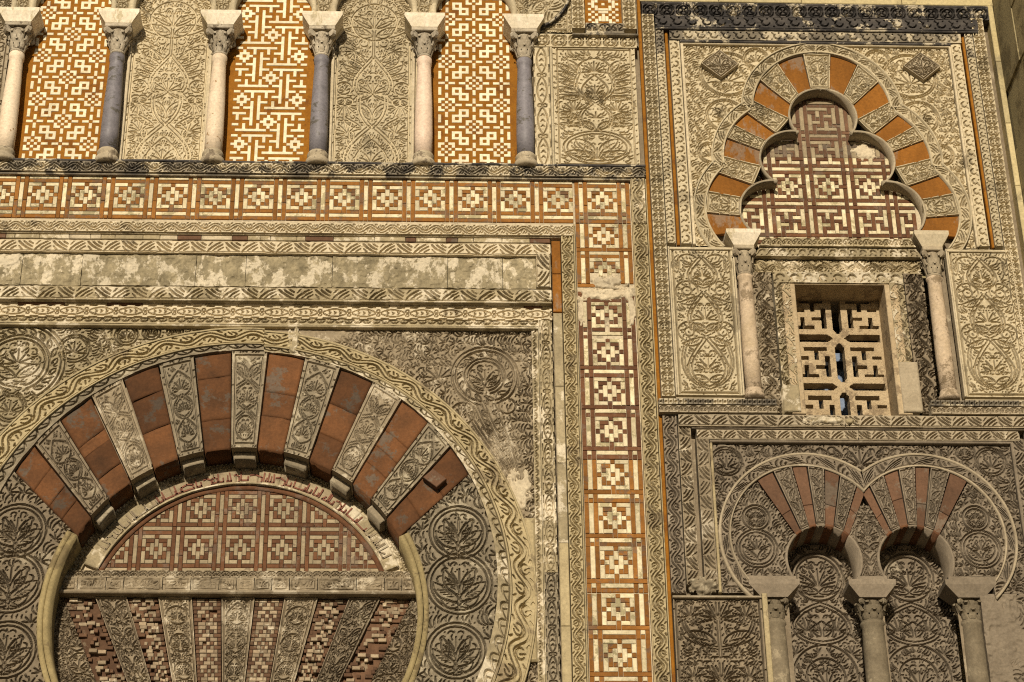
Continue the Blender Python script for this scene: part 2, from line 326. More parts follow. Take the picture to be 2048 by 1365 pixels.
def tile_lens(w, p):
    c = Cv(w, p, wrap=True)
    for s in (-1, 1):
        c.line(bez((w / 2, p * .06), (w / 2 + s * w * .4, p * .3), (w / 2 + s * w * .4, p * .7), (w / 2, p * .94), 12), w * .1, .4, .4)
        c.line(bez((w / 2 + s * w * .44, p * .1), (w / 2 + s * w * .5, p * .3), (w / 2 + s * w * .5, p * .3), (w / 2 + s * w * .44, p * .36), 6), w * .12, .3, .3)
        c.line(bez((w / 2 + s * w * .44, p * .64), (w / 2 + s * w * .5, p * .7), (w / 2 + s * w * .5, p * .7), (w / 2 + s * w * .44, p * .9), 6), w * .12, .3, .3)
        for k in (.32, .5, .68): c.line([(w / 2, p * k + p * .04), (w / 2 + s * w * .14, p * k - p * .03)], w * .1, 1, .2)
        c.ring((w / 2 + s * w * .16, 0), w * .12, w * .06)
    return c.a
def tile_tooth(w, p):
    c = Cv(w, p, wrap=True)
    c.line(bez((w * .15, 0), (w * .8, p * .1), (w * .8, p * .6), (w * .2, p * .9), 8), w * .22, .3, .6); c.line([(w * .15, p * .35), (w * .45, p * .5)], w * .2, .3, .6)
    c.line([(w * .05, 0), (w * .05, p)], w * .1, 1, 1)
    return c.a
def tile_circ(w, p):
    c = Cv(w, p, wrap=True); o = np.array((w / 2, p / 2)); R = min(w, p) * .34
    c.ring(o, R, w * .1)
    for k in range(4): a = k * pi / 2 + pi / 4; c.line([o + .25 * R * np.array((cos(a), sin(a))), o + .75 * R * np.array((cos(a), sin(a)))], w * .12, .5, .9)
    for s in (-1, 1):
        for q in (-1, 1):
            c.line(bez((w / 2 + s * w * .43, p / 2 + q * p * .18), (w / 2 + s * w * .4, p / 2 + q * p * .36), (w / 2 + s * w * .25, p / 2 + q * p * .42), (w / 2 + s * w * .08, p / 2 + q * p * .42), 6), w * .11, .3, .6)
    return c.a
def tile_cscroll(w, p):
    c = Cv(w, p, wrap=True); o = np.array((w * .5, p * .5))
    c.line(arc(o, (w * .27, p * .27), -2.4, 1.5, 10), w * .15, .5, .5); c.line([(w * .12, p * .05), (w * .32, p * .22)], w * .15, .4, .4); c.dot((w * .85, p * .05), w * .07); c.dot((w * .14, p * .62), w * .07)
    return c.a
def tile_leafrow(w, p):
    c = Cv(w, p, wrap=True)
    c.palm((w * .1, p / 2), 0, w * .8, 5, 1.7, w * .13, edge=False, dots=False)
    c.line(bez((w * .1, 0), (w * .6, p * .02), (w * .9, p * .1), (w * .92, p * .5), 8), w * .11, .4, .4); c.line(bez((w * .1, p), (w * .6, p * .98), (w * .9, p * .9), (w * .92, p * .5), 8), w * .11, .4, .4)
    return c.a
def tile_bead(w, p):
    c = Cv(w, p, wrap=True); c.dot((w / 2, p / 2), w * .25); c.line([(w * .2, 0), (w * .8, 0)], w * .16, 1, 1)
    return c.a
TILE = dict(vine=(tile_vine, 1.9), zig=(tile_zig, 2.5), lens=(tile_lens, 2.15), tooth=(tile_tooth, 1.35), circ=(tile_circ, 1.12), csc=(tile_cscroll, 1.15), leafrow=(tile_leafrow, 1.25), bead=(tile_bead, .8))
_tc = {}
def stripcut(kind, w, L, flip=False):
    fn, k = TILE[kind]; n = max(1, round(L / (w * k))); p = L / n; key = (kind, round(w, 3), round(p, 3))
    if key not in _tc: _tc[key] = fn(w, p)
    t = _tc[key][:-1]; a = np.concatenate([t] * n + [t[:1]], 0)
    return a[:, ::-1] if flip else a
def lip(n, h=.006, f=.1):
    x = np.linspace(0, 1, n); return np.where((x < f) | (x > 1 - f), -h, 0.)
def shift_z(z, y): return y * (z - CAM[2]) / 11 if y < -.015 else 0.     # heights were read off the wall plane; a proud strip sits that much lower
def hstrip(name, parent, m, x0, x1, z0, z1, kind, yf, dep=.014, flip=False, fix=True, **k):
    d = shift_z(z0, yf) if fix else 0; z0 += d; z1 += d
    w, L = z1 - z0, x1 - x0; a = stripcut(kind, w, L, flip).T; return patch(name, parent, m, rectM(x0, x1, z0, z1), L, w, a, yf, dep, **k)
def vstrip(name, parent, m, x0, x1, z0, z1, kind, yf, dep=.014, flip=False, **k):
    d = yf * (x0 - CAM[0]) / 11; x0 += d; x1 += d
    a = stripcut(kind, x1 - x0, z1 - z0, flip); return patch(name, parent, m, rectM(x0, x1, z0, z1), x1 - x0, z1 - z0, a, yf, dep, **k)
def rstrip(name, parent, m, M, w, L, kind, yf, dep=.014, flip=False, **k):
    a = stripcut(kind, w, L, flip).T; return patch(name, parent, m, M, L, w, a, yf, dep, **k)
def bar(name, parent, m, x0, x1, y0, y1, z0, z1, bev=.004):
    d = shift_z(z0, y0) if (x1 - x0) > 4 * (z1 - z0) and y0 > -.2 else 0; z0 += d; z1 += d
    return put(name, boxmesh(name, x0, x1, y0, y1, z0, z1, bev), m, parent)

# ------------------------------------------------------------------ mosaics of cut brick and tile
MED = ['WWWRWWW', 'WRRWRRW', 'WRWWWRW', 'RWWRWWR', 'WRWWWRW', 'WRRWRRW', 'WWWRWWW']
PIN = ['WWWWWRW', 'RRWRRRW', 'WRWRWWW', 'WRRRRRW', 'WWWRWRW', 'WRRRWRR', 'WRWWWWW']
def medcell(c, r, unit=MED):
    """band pattern, period 10 both ways: 7x7 unit then bars ochre-cream-ochre"""
    c, r = c % 10, r % 10
    if c < 7 and r < 7: return unit[r][c]
    if c < 7: return 'W' if r == 8 else 'R'
    if r < 7: return 'W' if c == 8 else 'R'
    return 'W' if (c == 8 and r == 8) else 'R'
def knot(c, r):
    c, r = c % 16, r % 16; c = min(c, 16 - c); r = min(r, 16 - r)
    def base(c, r):
        if c <= 2 and r <= 2: return [[0, 1, 0], [1, 0, 1], [0, 1, 1]][r][c]
        if c == 0 and r in (3, 4, 6, 7): return 1
        if r == 0 and c in (3, 4, 6, 7): return 1
        if 4 <= c <= 6 and 2 <= r <= 4 and (c, r) != (5, 3): return 1
        if 2 <= c <= 4 and 4 <= r <= 6 and (c, r) != (3, 5): return 1
        return 0
    return 'W' if base(c, r) or base(8 - c, 8 - r) else 'R'
_F = {(a, b) for a in (-1, 0, 1) for b in (-1, 0, 1) if (a, b) != (0, 0)} | {(2, 0), (-2, 0), (0, 2), (0, -2)}
_arm = [(c, -3) for c in range(1, 10)] + [(3, -2), (3, -1), (7, -2), (7, -1)]
_G = {}
for (a, b) in _F: _G[(a, b)] = 0
for k in range(4):
    q = list(_arm)
    for _ in range(k): q = [(-b, a) for a, b in q]
    for p in q: _G[p] = k + 1
_M = {}
for (a, b), i in _G.items():
    for lx in range(-2, 3):
        for ly in range(-2, 3):
            for o in (0, 8): _M.setdefault(((a + 16 * lx + o), (b + 16 * ly + o)), 1)
def meander(c, r): return 'W' if ((c % 16), (r % 16)) in _M else 'R'
_tm = {}
def cellmesh(cells, cw, ch, t, m):
    i0 = min(c for c, r in cells); j0 = min(r for c, r in cells); key = (tuple(sorted((c - i0, r - j0) for c, r in cells)), round(cw, 4), round(ch, 4), m.name)
    if key in _tm: return _tm[key], i0, j0
    g, b = .0011, .0022; S_ = set(key[0]); v = []; f = []
    for (c, r) in S_:
        L, R_, U, D_ = (c - 1, r) in S_, (c + 1, r) in S_, (c, r - 1) in S_, (c, r + 1) in S_
        def ring(i): return (c * cw + (0 if L else i), (c + 1) * cw - (0 if R_ else i), -(r + 1) * ch + (0 if D_ else i), -r * ch - (0 if U else i))
        k = len(v); a = ring(g + b); o = ring(g)
        for (x0, x1, z0, z1), y in ((a, 0), (o, b), (o, t)): v += [(x0, y, z0), (x1, y, z0), (x1, y, z1), (x0, y, z1)]
        f.append((k, k + 1, k + 2, k + 3))
        for e, (i, j) in zip((D_, R_, U, L), ((0, 1), (1, 2), (2, 3), (3, 0))):
            if not e: f += [(k + i, k + 4 + i, k + 4 + j, k + j), (k + 4 + i, k + 8 + i, k + 8 + j, k + 4 + j)]
    me = mesh('tile', v, f); me.materials.append(m); _tm[key] = me; return me, i0, j0
def mosaic(parent, fn, c0, c1, r0, r1, x, z, cw, ch, y, mw, mr, inside=None, comps=False, ground=True, drop=0., seed=3, jit=.0012, tilt=None, rowx=None, omit=None):
    """cells c0..c1-1 by r0..r1-1 (rows downwards); cell (0,0) has its top left corner at (x,z)"""
    rr = random.Random(seed); G = {}
    for c in range(c0, c1):
        for r in range(r0, r1):
            if inside is None or inside(x + (c + .5) * cw, z - (r + .5) * ch): G[(c, r)] = fn(c, r)
    done = set(); n = dict(W=0, R=0); rest = dict(W=[], R=[])
    for r in range(r0, r1):
        for c in range(c0, c1):
            k = G.get((c, r))
            if k is None or (c, r) in done: continue
            if k == 'R' and ground: continue
            if comps:
                st = [(c, r)]; cs = set(st)
                while st:
                    a, b = st.pop()
                    for q in ((a + 1, b), (a - 1, b), (a, b + 1), (a, b - 1)):
                        if q not in cs and G.get(q) == k: cs.add(q); st.append(q)
            else:
                h = 1
                while G.get((c + h, r)) == k and (c + h, r) not in done and h < 7: h += 1
                w = 1
                while G.get((c, r + w)) == k and (c, r + w) not in done and w < 7: w += 1
                cs = {(c + i, r) for i in range(h)} if h >= w else {(c, r + i) for i in range(w)}
            done |= cs
            if rr.random() < drop: continue
            me, i0, j0 = cellmesh(cs, cw, ch, .014, mw if k == 'W' else mr)
            loc = (x + i0 * cw, y + rr.uniform(-jit, jit), z - j0 * ch)
            if omit and omit(loc[0] + cw, loc[2] - ch): continue
            if n[k] >= 298: rest[k].append((me, loc)); continue
            n[k] += 1; put('tile' if k == 'W' else 'brick', me, None, parent, loc)
    for k in rest:
        if rest[k]:
            V = []; Fc = []
            for me, l in rest[k]:
                b = len(V); V += [(v.co.x + l[0], v.co.y + l[1], v.co.z + l[2]) for v in me.vertices]; Fc += [tuple(i + b for i in p.vertices) for p in me.polygons]
            tag(put('small_tiles' if k == 'W' else 'small_bricks', mesh('rest', V, Fc), mw if k == 'W' else mr, parent), None, None, kind='stuff')

def lathe(name, prof, n=28, smooth=True):
    v = []; f = []
    for r, z in prof: v += [(r * cos(2 * pi * k / n), r * sin(2 * pi * k / n), z) for k in range(n)]
    for i in range(len(prof) - 1):
        for k in range(n): f.append((i * n + k, i * n + (k + 1) % n, (i + 1) * n + (k + 1) % n, (i + 1) * n + k))
    f += [tuple(range(n - 1, -1, -1)), tuple(range((len(prof) - 1) * n, len(prof) * n))]
    return mesh(name, v, f, smooth)
def capital_mesh(h, r0, r1):
    """bell, two tiers of curling leaves, corner volutes and a thin abacus"""
    v = []; f = []
    def add(V, Fc): b = len(v); v.extend(V); f.extend(tuple(i + b for i in q) for q in Fc)
    n = 20; prof = [(r0, 0), (r0 * 1.12, .03 * h), (r0 * 1.12, .08 * h), (r0 * .98, .1 * h), (r0 * 1.0, .5 * h), (r1 * .78, .82 * h), (r1 * .8, .88 * h)]
    V = [(r * cos(2 * pi * k / n), r * sin(2 * pi * k / n), z) for r, z in prof for k in range(n)]
    add(V, [(i * n + k, i * n + (k + 1) % n, (i + 1) * n + (k + 1) % n, (i + 1) * n + k) for i in range(len(prof) - 1) for k in range(n)])
    for tier, (z0, z1, off) in enumerate(((.1, .42, 0), (.3, .7, pi / 8))):
        for k in range(8):
            a = k * pi / 4 + off; V = []
            for j, (t, o, wd) in enumerate(((0, .02, .3), (.35, .10, .36), (.7, .16, .30), (.95, .34, .22), (1.0, .46, .14), (.82, .50, .08))):
                rr_ = r0 * (1 + .12 * tier) * (1 + o) + (r1 - r0) * t * .25 * (1 + tier)
                for s, d in ((-1, 0), (-.4, .07), (.4, .07), (1, 0)):
                    aa = a + s * wd; V.append(((rr_ + d * r0) * cos(aa), (rr_ + d * r0) * sin(aa), h * (z0 + (z1 - z0) * t)))
            add(V, [(j * 4 + i, j * 4 + i + 1, j * 4 + i + 5, j * 4 + i + 4) for j in range(5) for i in range(3)])
    for k in range(4):
        a = pi / 4 + k * pi / 2; c = np.array((cos(a), sin(a), 0)); tn = np.array((-sin(a), cos(a), 0)); o = c * r1 * 1.12 + np.array((0, 0, h * .76)); V = []; q = 10
        for s in (-1, 1):
            for i in range(q): b = 2 * pi * i / q; V.append(tuple(o + tn * s * r1 * .13 + (c * cos(b) + np.array((0, 0, sin(b)))) * h * .13))
        add(V, [(i, (i + 1) % q, q + (i + 1) % q, q + i) for i in range(q)] + [tuple(range(q)), tuple(range(2 * q - 1, q - 1, -1))])
        V = []   # stalk
        for t in (0, .5, 1):
            pz = h * (.5 + .3 * t); rr_ = r0 * 1.05 + (r1 * 1.1 - r0) * t
            V += [tuple(c * rr_ + tn * s * r1 * .1 + np.array((0, 0, pz))) for s in (-1, 1)]
        add(V, [(0, 1, 3, 2), (2, 3, 5, 4)])
    return mesh('capital', v, f)
def capital(parent, h, r0, r1, m, loc):
    c = put('capital', capital_mesh(h, r0, r1), m, parent, loc); s = r1 * 1.02
    put('abacus', boxmesh('abacus', -s, s, -s, s, h * .86, h, .004), m, c, loc); return c
def frustum(name, w0, w1, d0, d1, h, top=.25, off=0.):
    """impost block: flares from w0 x d0 up to w1 x d1, upright for its upper part"""
    v = []
    for z, w, d in ((0, w0, d0), (h * (1 - top), w1, d1), (h, w1, d1)): v += [(-w / 2, -d / 2 + off, z), (w / 2, -d / 2 + off, z), (w / 2, d / 2, z), (-w / 2, d / 2, z)]
    f = [(3, 2, 1, 0), (8, 9, 10, 11)]
    for k in (0, 4): f += [(k + i, k + (i + 1) % 4, k + 4 + (i + 1) % 4, k + 4 + i) for i in range(4)]
    me = mesh(name, v, f); return me
def column(label, x, y, zb, zs0, zs1, zc1, zi1, r0, r1, wc, wi, mats, group, di=.2):
    t = thing('column', label, 'column', (x, y, zb), group)
    h = zs0 - zb; R = r0 * 1.18
    put('base', lathe('base', [(R * 1.02, 0), (R * 1.14, h * .1), (R * 1.17, h * .24), (R * 1.1, h * .4), (R * .93, h * .48), (R * .9, h * .58), (R * 1.0, h * .68), (R * 1.02, h * .8), (R * .95, h * .92), (r0 * 1.02, h)]), mats[3], t, (x, y, zb))
    H = zs1 - zs0; put('shaft', lathe('shaft', [(r0, 0), (r0 * 1.03, H * .2), (r0 * .98, H * .5), (r1 * 1.02, H * .86), (r1, H * .93), (r1 * 1.12, H * .94), (r1 * 1.12, H * .99), (r1, H)]), mats[0], t, (x, y, zs0))
    capital(t, zc1 - zs1, r1 * .95, wc / 2, mats[1], (x, y, zs1))
    put('impost', frustum('impost', wc * 1.02, wi, wc, di, zi1 - zc1), mats[2], t, (x, y, zc1))
    return t

# ------------------------------------------------------------------ the setting
g = put('ground', mesh('ground', [(-300, -300, 0), (300, -300, 0), (300, 300, 0), (-300, 300, 0)], [(0, 1, 2, 3)]), GROUND); g['kind'] = 'structure'
C0, R0 = (-1.572, 6.035), 1.023; C1, R1 = (-1.570, 6.232), 1.466; C2, R2 = (-1.577, 6.19), 1.558; C3, R3 = (-1.586, 6.137), 1.706
AX = 2.023; LOBES = [((AX, 9.466), .211), ((AX - .212, 9.130), .211), ((AX + .212, 9.130), .211), ((AX - .365, 8.746), .213), ((AX + .365, 8.746), .213)]
TW = [((1.768, 6.372), .210), ((2.298, 6.371), .210)]
ZC = HZ(600, 327, -.04)          # top of the long cornice
wall = thing('stone_wall', 'plain stone masonry of the facade behind and above the carved ornament', 'wall', (0, .3, 0))
wx0, wx1 = VX(1570, 700), VX(1815, 700); wz0, wz1 = 7.2, HZ(1680, 560)
# core sheet just behind the ornament, open where the openings are
nx, nz = 380, 330; gx = np.linspace(-4.3, 3.30, nx); gz = np.linspace(4.6, 11.2, nz); X, Z = np.meshgrid(gx, gz)
mk = np.hypot(X - C0[0], Z - C0[1]) > R0 + .05
for c, r in LOBES: mk &= np.hypot(X - c[0], Z - c[1]) > r + .04
for c, r in TW: mk &= (np.hypot(X - c[0], Z - c[1]) > r + .04) & ~((abs(X - c[0]) < .2) & (Z < c[1]))
mk &= ~((X < .14) & (Z > ZC - .03) & (Z < 10.9)); mk &= ~((X > AX - .60) & (X < AX + .60) & (Z > 7.25) & (Z < 8.75)) & ~((abs(X - AX) < .42) & (Z > 8.5) & (Z < 9.15))
mk &= ~((X > .44) & (X < .70) & (Z > 10.08) & (Z < 10.9))
mk &= ~((abs(X - C0[0]) < .9) & (Z < 6))
V = np.stack([X, np.full_like(X, .06), Z], -1).reshape(-1, 3); I = np.arange(nx * nz).reshape(nz, nx)
Q = np.stack([I[:-1, :-1], I[:-1, 1:], I[1:, 1:], I[1:, :-1]], -1)[mk[:-1, :-1] & mk[1:, 1:] & mk[:-1, 1:] & mk[1:, :-1]]
put('rubble_core', quadmesh('core', V, Q, False), BROWN, wall)
for n_, b in (('masonry', (-9, wx0 - .1, .34, .9, 4.6, 13)), ('masonry', (wx1 + .1, 9, .34, .9, 4.6, 13)), ('masonry', (wx0 - .1, wx1 + .1, .34, .9, wz1 + .1, 13)), ('masonry', (wx0 - .1, wx1 + .1, .34, .9, 4.6, wz0 - .2)), ('plinth', (-9, 9, .03, .95, 0, 4.6))):
    bar(n_, wall, ASHLAR, *b)
# ashlar courses above the right-hand frame and beside it
zt = HZ(1600, 9.5); xr = 3.197; xb = 3.238
def ashlar(parent, x0, x1, z0, z1, y0, y1, hs, ws, m, seed):
    r = random.Random(seed); z = z0
    while z < z1 - .01:
        h = min(hs * r.uniform(.9, 1.1), z1 - z); x = x0
        while x < x1 - .01:
            w = min(ws * r.uniform(.6, 1.2), x1 - x)
            if x1 - x - w < .12: w = x1 - x
            bar('stone_block', parent, m, x + .0015, x + w - .0015, y0 + r.uniform(-.002, .003), y1, z + .0015, z + h - .0015, .004); x += w
        z += h
ashlar(wall, .875, xr + .1, zt + .002, 11.2, -.012, .3, .42, .8, ASHLAR, 4)
ashlar(wall, xr + .002, xb, 4.9, zt, -.022, .3, .45, .5, ASHLAR, 5)
but = thing('buttress', 'shade-coloured ashlar buttress side standing out at the right edge of the facade', 'buttress', (4.2, -1, 0))
# its left-hand side is what shows
def buttress():
    r = random.Random(8); z = 4.2; k = 0
    while z < 12.2:
        h = r.uniform(.38, .46); y = .3
        while y > -2.2:
            w = r.uniform(.5, .85); y2 = max(y - w, -2.2); o = r.uniform(-.008, .008)
            put('stone_block', boxmesh('stone_block', xb + .004 + o, 4.4, y2 + .003, y - .003, z + .003, z + h - .003, 0), SHADEASH, but); y = y2
        z += h
    bar('pier', but, SHADEASH, xb + .03, 4.39, -2.18, .29, 0, 12.2, 0)
buttress()

# ------------------------------------------------------------------ blind arcade, top left
CX = [-3.166, -2.523, -1.866, -1.209, -.545, .103]; YP = .075
zs0, zs1, zc1, zi1 = HZ(645, 310), HZ(645, 119), HZ(645, 69), HZ(645, 44)
clab = ['pale cream column cut by the left edge of the photo', 'smooth blue-grey marble column, second of the arcade from the left', 'pitted yellow-cream marble column between carved panel and meander mosaic',
        'flaking blue-grey marble column, right of the meander mosaic', 'smooth pinkish cream column, left of the rightmost knot mosaic', 'veined blue-grey marble column at the right end of the arcade']
for i, x in enumerate(CX):
    column(clab[i], x, -.012, ZC - .004, zs0, zs1, zc1, zi1, .056, .0445, .165, .262, ([MARBW, MARBG, MARBW, MARBG, MARBP, MARBG][i], CAPST, IMPST, BASEM), 'columns of the blind arcade')
ZT = 10.6; zc = zi1 + .10; RA = .252
slab_ = ['carved spandrel over the leftmost cream column', 'carved spandrel over the smooth blue-grey column', 'carved spandrel over the pitted cream column', 'carved spandrel over the flaking blue-grey column',
         'carved spandrel over the pinkish cream column', 'carved arch haunch over the rightmost blue-grey column']
CXX = [CX[0] - .655] + CX + [CX[-1] + .655]; MID = [(CXX[i] + CXX[i + 1]) / 2 for i in range(7)]
for i, x in enumerate(CX):
    t = thing('arch_spandrel', slab_[i], 'arch', (x, 0, zi1), 'spandrels of the blind arcade')
    xa, xc_ = MID[i], MID[i + 1]
    if i == 5: xc_ = x + .30
    w, h = xc_ - xa, ZT - zi1; c = Cv(w, h, None, xa, zi1)
    for s in (-1, 1):
        if i == 5 and s > 0: continue
        mc = MID[i] if s < 0 else MID[i + 1]; a0, a1 = (-.45, 1.2) if s < 0 else (pi + .45, pi - 1.2)
        c.line(arc((mc, zc), RA + .042, a0, a1, 20), .009, 1, 1)
    c.line([(x - .075, zi1 + .02), (x + .075, zi1 + .02)], .009, 1, 1)
    c.ring((x, zi1 + .09), .03, .009); c.palm((x, zi1 + .065), pi / 2, .05, 5, 1.9, .009, edge=False, dots=False)
    for s in (-1, 1): c.leaf((x, zi1 + .035), pi / 2 - s * 1.2, .06, .018, .2 * s, .009, 1); c.leaf((x, zi1 + .13), pi / 2 - s * .7, .09, .03, -.2 * s, .009, 2)
    if i == 5:
        for (qx, qz, qa) in ((.12, .10, .6), (.12, .16, 1.2), (.02, .18, 1.7), (.2, .2, 1.)): c.leaf((x + qx - .06, zi1 + qz), qa, .12, .04, .2, .009, 3)
        c.ring((x + .08, zi1 + .12), .075, .009)
    c.fill(.05, 20 + i, None, .008)
    U, V_ = np.meshgrid(np.linspace(xa, xc_, c.nu), np.linspace(zi1, ZT, c.nv)); mk = np.ones_like(U, bool)
    mk &= np.hypot(U - MID[i], V_ - zc) > RA
    if i < 5: mk &= np.hypot(U - MID[i + 1], V_ - zc) > RA
    else: mk &= np.hypot(U - MID[5], V_ - zc) < .6
    patch('carved_face', t, STUCCO, rectM(xa, xc_, zi1, ZT), w, h, c.a, -.012, .012, mask=mk, seed=40 + i)
    for s in (-1, 1):
        if i == 5 and s > 0: continue
        mc = MID[i] if s < 0 else MID[i + 1]; a0, a1 = (-.42, pi / 2) if s < 0 else (pi + .42, pi / 2)
        patch('arch_edge', t, STUCCO, ringM((mc, zc), RA, (mc, zc), RA + .03, a0, a1), RA * 2, .03, None, -.02, 0, .02, loback=YP + .02, seed=3)
    if i < 5: bar('springing', t, IMPST, x - .098, x + .098, -.006, YP, zi1 - .003, zi1 + .012, .003)
# mosaics
def niche(i): return CX[i] + .03, CX[i + 1] - .03
mlab = ['ochre and cream brick mosaic of knots and chequers, left of the smooth blue-grey column', None, 'ochre and cream brick mosaic of interlocking meanders and flowers', None, 'ochre and cream knot mosaic between the pinkish and the rightmost blue-grey columns']
for i, fn, ap in ((0, knot, (119.5, 242.7)), (2, meander, (541.4, 156.0)), (4, knot, (949.6, 166.8))):
    x0, x1 = niche(i); t = thing('brick_mosaic', mlab[i], 'mosaic', ((x0 + x1) / 2, YP, ZC), 'brick mosaics of the arcade')
    cw = .0222; chh = .0217; ax, az = W(*ap, YP); bar('brick_ground', t, OCHRE, x0, x1, YP + .004, YP + .05, ZC - .02, ZT, 0)
    xm = (x0 + x1) / 2
    if i != 2: ax = xm
    else: ax = ax
    cc = int((x1 - .058 - ax) / cw); ca = int((ax - x0 - .058) / cw); rb = int((az - ZC) / chh) + 1; rt = int((ZT - az) / chh)
    mosaic(t, fn, -ca, cc + 1, -rt, rb, ax - cw / 2, az + chh / 2, cw, chh, YP, CREAM, OCHRE, comps=True, seed=i)
# tall stucco panels
def panelA():
    w, h = .51, ZT - ZC; c = Cv(w, h, w / 2); m = w / 2; hw = .235
    P = lambda u, v: (m + u * hw, v)
    c.line([P(-1.0, 0), P(-1.0, 1.02)], .01, 1, 1)
    c.ogee(m, .165, -.03, .38, .011, .022); c.ogee(m, .10, .02, .27, .010); c.palm(P(0, .07), pi / 2, .13, 7, 2.2, .010)
    for k in range(5): c.leaf(P(-.62 + .02 * k, .05 + .055 * k), pi / 2 + .9 - .25 * k, .07, .02, .2, .009, 2)
    c.palm(P(-.62, .29), pi / 2 + .25, .15, 7, 1.9, .009); c.leaf(P(-.3, .36), pi / 2 + 1.1, .15, .025, -.2, .009, 3)
    c.stem(bez(P(0, .36), P(-.25, .42), P(-.45, .5), P(-.36, .62), 12), .02, .010); c.leaf(P(-.05, .42), pi / 2 + .35, .14, .035, .1, .010, 4)
    c.palm(P(-.76, .56), -pi / 2, .14, 9, 2.0, .010); c.ring(P(-.86, .565), .028, .009); c.ring(P(-.66, .565), .028, .009)
    c.palm(P(0, .60), pi / 2, .15, 9, 2.6, .010); c.leaf(P(0, .62), pi / 2 + 1.75, .14, .03, .3, .010, 3)
    c.ring(P(-.80, .665), .048, .010); c.palm(P(-.74, .635), pi / 2 + .5, .06, 5, 2.2, .008, dots=False)
    c.stem(bez(P(-.36, .62), P(-.7, .72), P(-.35, .80), P(0, .92), 14), .02, .010)
    for k in range(4): c.leaf(P(-.42 + .07 * k, .74 + .045 * k), pi / 2 + 1.25 - .1 * k, .13, .026, -.15, .009, 3)
    c.palm(P(-.45, .98), -pi / 2 - .55, .12, 7, 2.0, .009); c.ring(P(-.27, 1.03), .03, .009); c.line([P(-.03, .9), P(-.03, 1.12)], .009)
    c.leaf(P(-.05, 1.08), pi - .5, .2, .05, .25, .010, 5); c.leaf(P(-.03, 1.15), pi - .75, .17, .035, .2, .010, 3); c.palm(P(0, 1.12), pi / 2, .16, 7, 2.0, .009)
    c.ring(P(0, 1.2), .15, .009); c.fill(.05, 5, lambda x, z: pi / 2 + 2.2 * (m - x) / m, .0085); return c
cA = panelA()
alab = [None, 'tall carved stucco panel of palmettes, between the blue-grey and pitted cream columns', None, 'tall carved stucco panel of palmettes, between the flaking blue-grey and pinkish columns']
for i in (1, 3):
    x0, x1 = niche(i); xm = (x0 + x1) / 2; t = thing('stone_carving', alab[i], 'carved panel', (xm, YP, ZC), 'carved stucco panels of the arcade')
    patch('relief', t, STUCCO, rectM(xm - .255, xm + .255, ZC - .01, ZT), .51, ZT - ZC, cA.a, YP - .01, .015, YP + .05, worn=.15, seed=60 + i)
    bar('plain_back', t, STUCCO, x0, x1, YP + .003, YP + .05, ZC - .01, ZT, 0)
    for s in (-1, 1): bar('edge_strip', t, CREAMST, *sorted((xm + s * .252, xm + s * .272)), YP - .03, YP + .02, ZC - .005, zc1 - .01, .004)
t = thing('stone_carving', 'sliver of carved stucco panel at the extreme top left', 'carved panel', (-3.49, YP, ZC), 'carved stucco panels of the arcade')
patch('relief', t, STUCCO2, rectM(-3.75, -3.24, ZC, ZT), .51, ZT - ZC, cA.a, YP - .01, .015, YP + .05, seed=64)

# ------------------------------------------------------------------ carved block right of the arcade
def field(name, parent, m, cv, mask, yf, dep, **k):
    U, V_ = np.meshgrid(np.linspace(cv.x0, cv.x0 + cv.w, cv.nu), np.linspace(cv.z0, cv.z0 + cv.h, cv.nv))
    return patch(name, parent, m, rectM(cv.x0, cv.x0 + cv.w, cv.z0, cv.z0 + cv.h), cv.w, cv.h, cv.a, yf, dep, mask=mask(U, V_) if mask else None, **k)
zb1, zb0 = 9.995, ZC + .002
t = thing('stone_carving', 'pale carved panel of a spreading palmette tree, right of the arcade', 'carved panel', (.56, 0, ZC))
c = Cv(.538, zb1 - zb0, .288 + .269, .288, zb0); m_ = .557; c.border(.009, .03)
c.line(arc((m_, zb0 + .16), (.215, .125), -pi / 2, pi / 2 * 3, 30), .010, 1, 1, False); c.line(arc((m_, zb0 + .16), (.19, .105), -pi / 2, pi * 1.5, 30), .008, 1, 1, False)
c.palm((m_, zb0 + .05), pi / 2, .13, 9, 2.6, .010); c.leaf((m_ - .01, zb0 + .12), pi / 2 + .75, .16, .04, .15, .010, 4); c.leaf((m_ - .03, zb0 + .1), pi / 2 + 1.35, .17, .03, .1, .010, 4)
c.stem(bez((m_, zb0 + .29), (m_ - .09, zb0 + .33), (m_ - .16, zb0 + .40), (m_ - .02, zb0 + .5), 12), .018, .009)
for k in range(3): c.leaf((m_ - .09, zb0 + .33 + .03 * k), pi - .15 - .1 * k, .15, .018, .1, .009, 4)
c.leaf((m_ - .01, zb0 + .30), pi / 2 + .75, .11, .03, .3, .010, 3); c.palm((m_ - .07, zb0 + .33), pi / 2 + .3, .05, 5, 2, .008, dots=False); c.palm((m_, zb0 + .37), pi / 2, .08, 5, 1.8, .010, edge=False, dots=False)
c.palm((m_ - .13, zb0 + .42), pi / 2 + .35, .13, 9, 2.3, .010); c.line(arc((m_ - .14, zb0 + .49), (.115, .075), .2, 3.3, 14), .010, .4, .4)
c.stem(bez((m_ - .01, zb0 + .5), (m_ - .1, zb0 + .57), (m_ - .16, zb0 + .62), (m_ - .1, zb0 + .74), 12), .018, .009)
for k in range(5): c.leaf((m_ - .10 - .005 * k, zb0 + .535 + .052 * k), pi - .22 - .09 * k, .15, .024, .05, .010, 4)
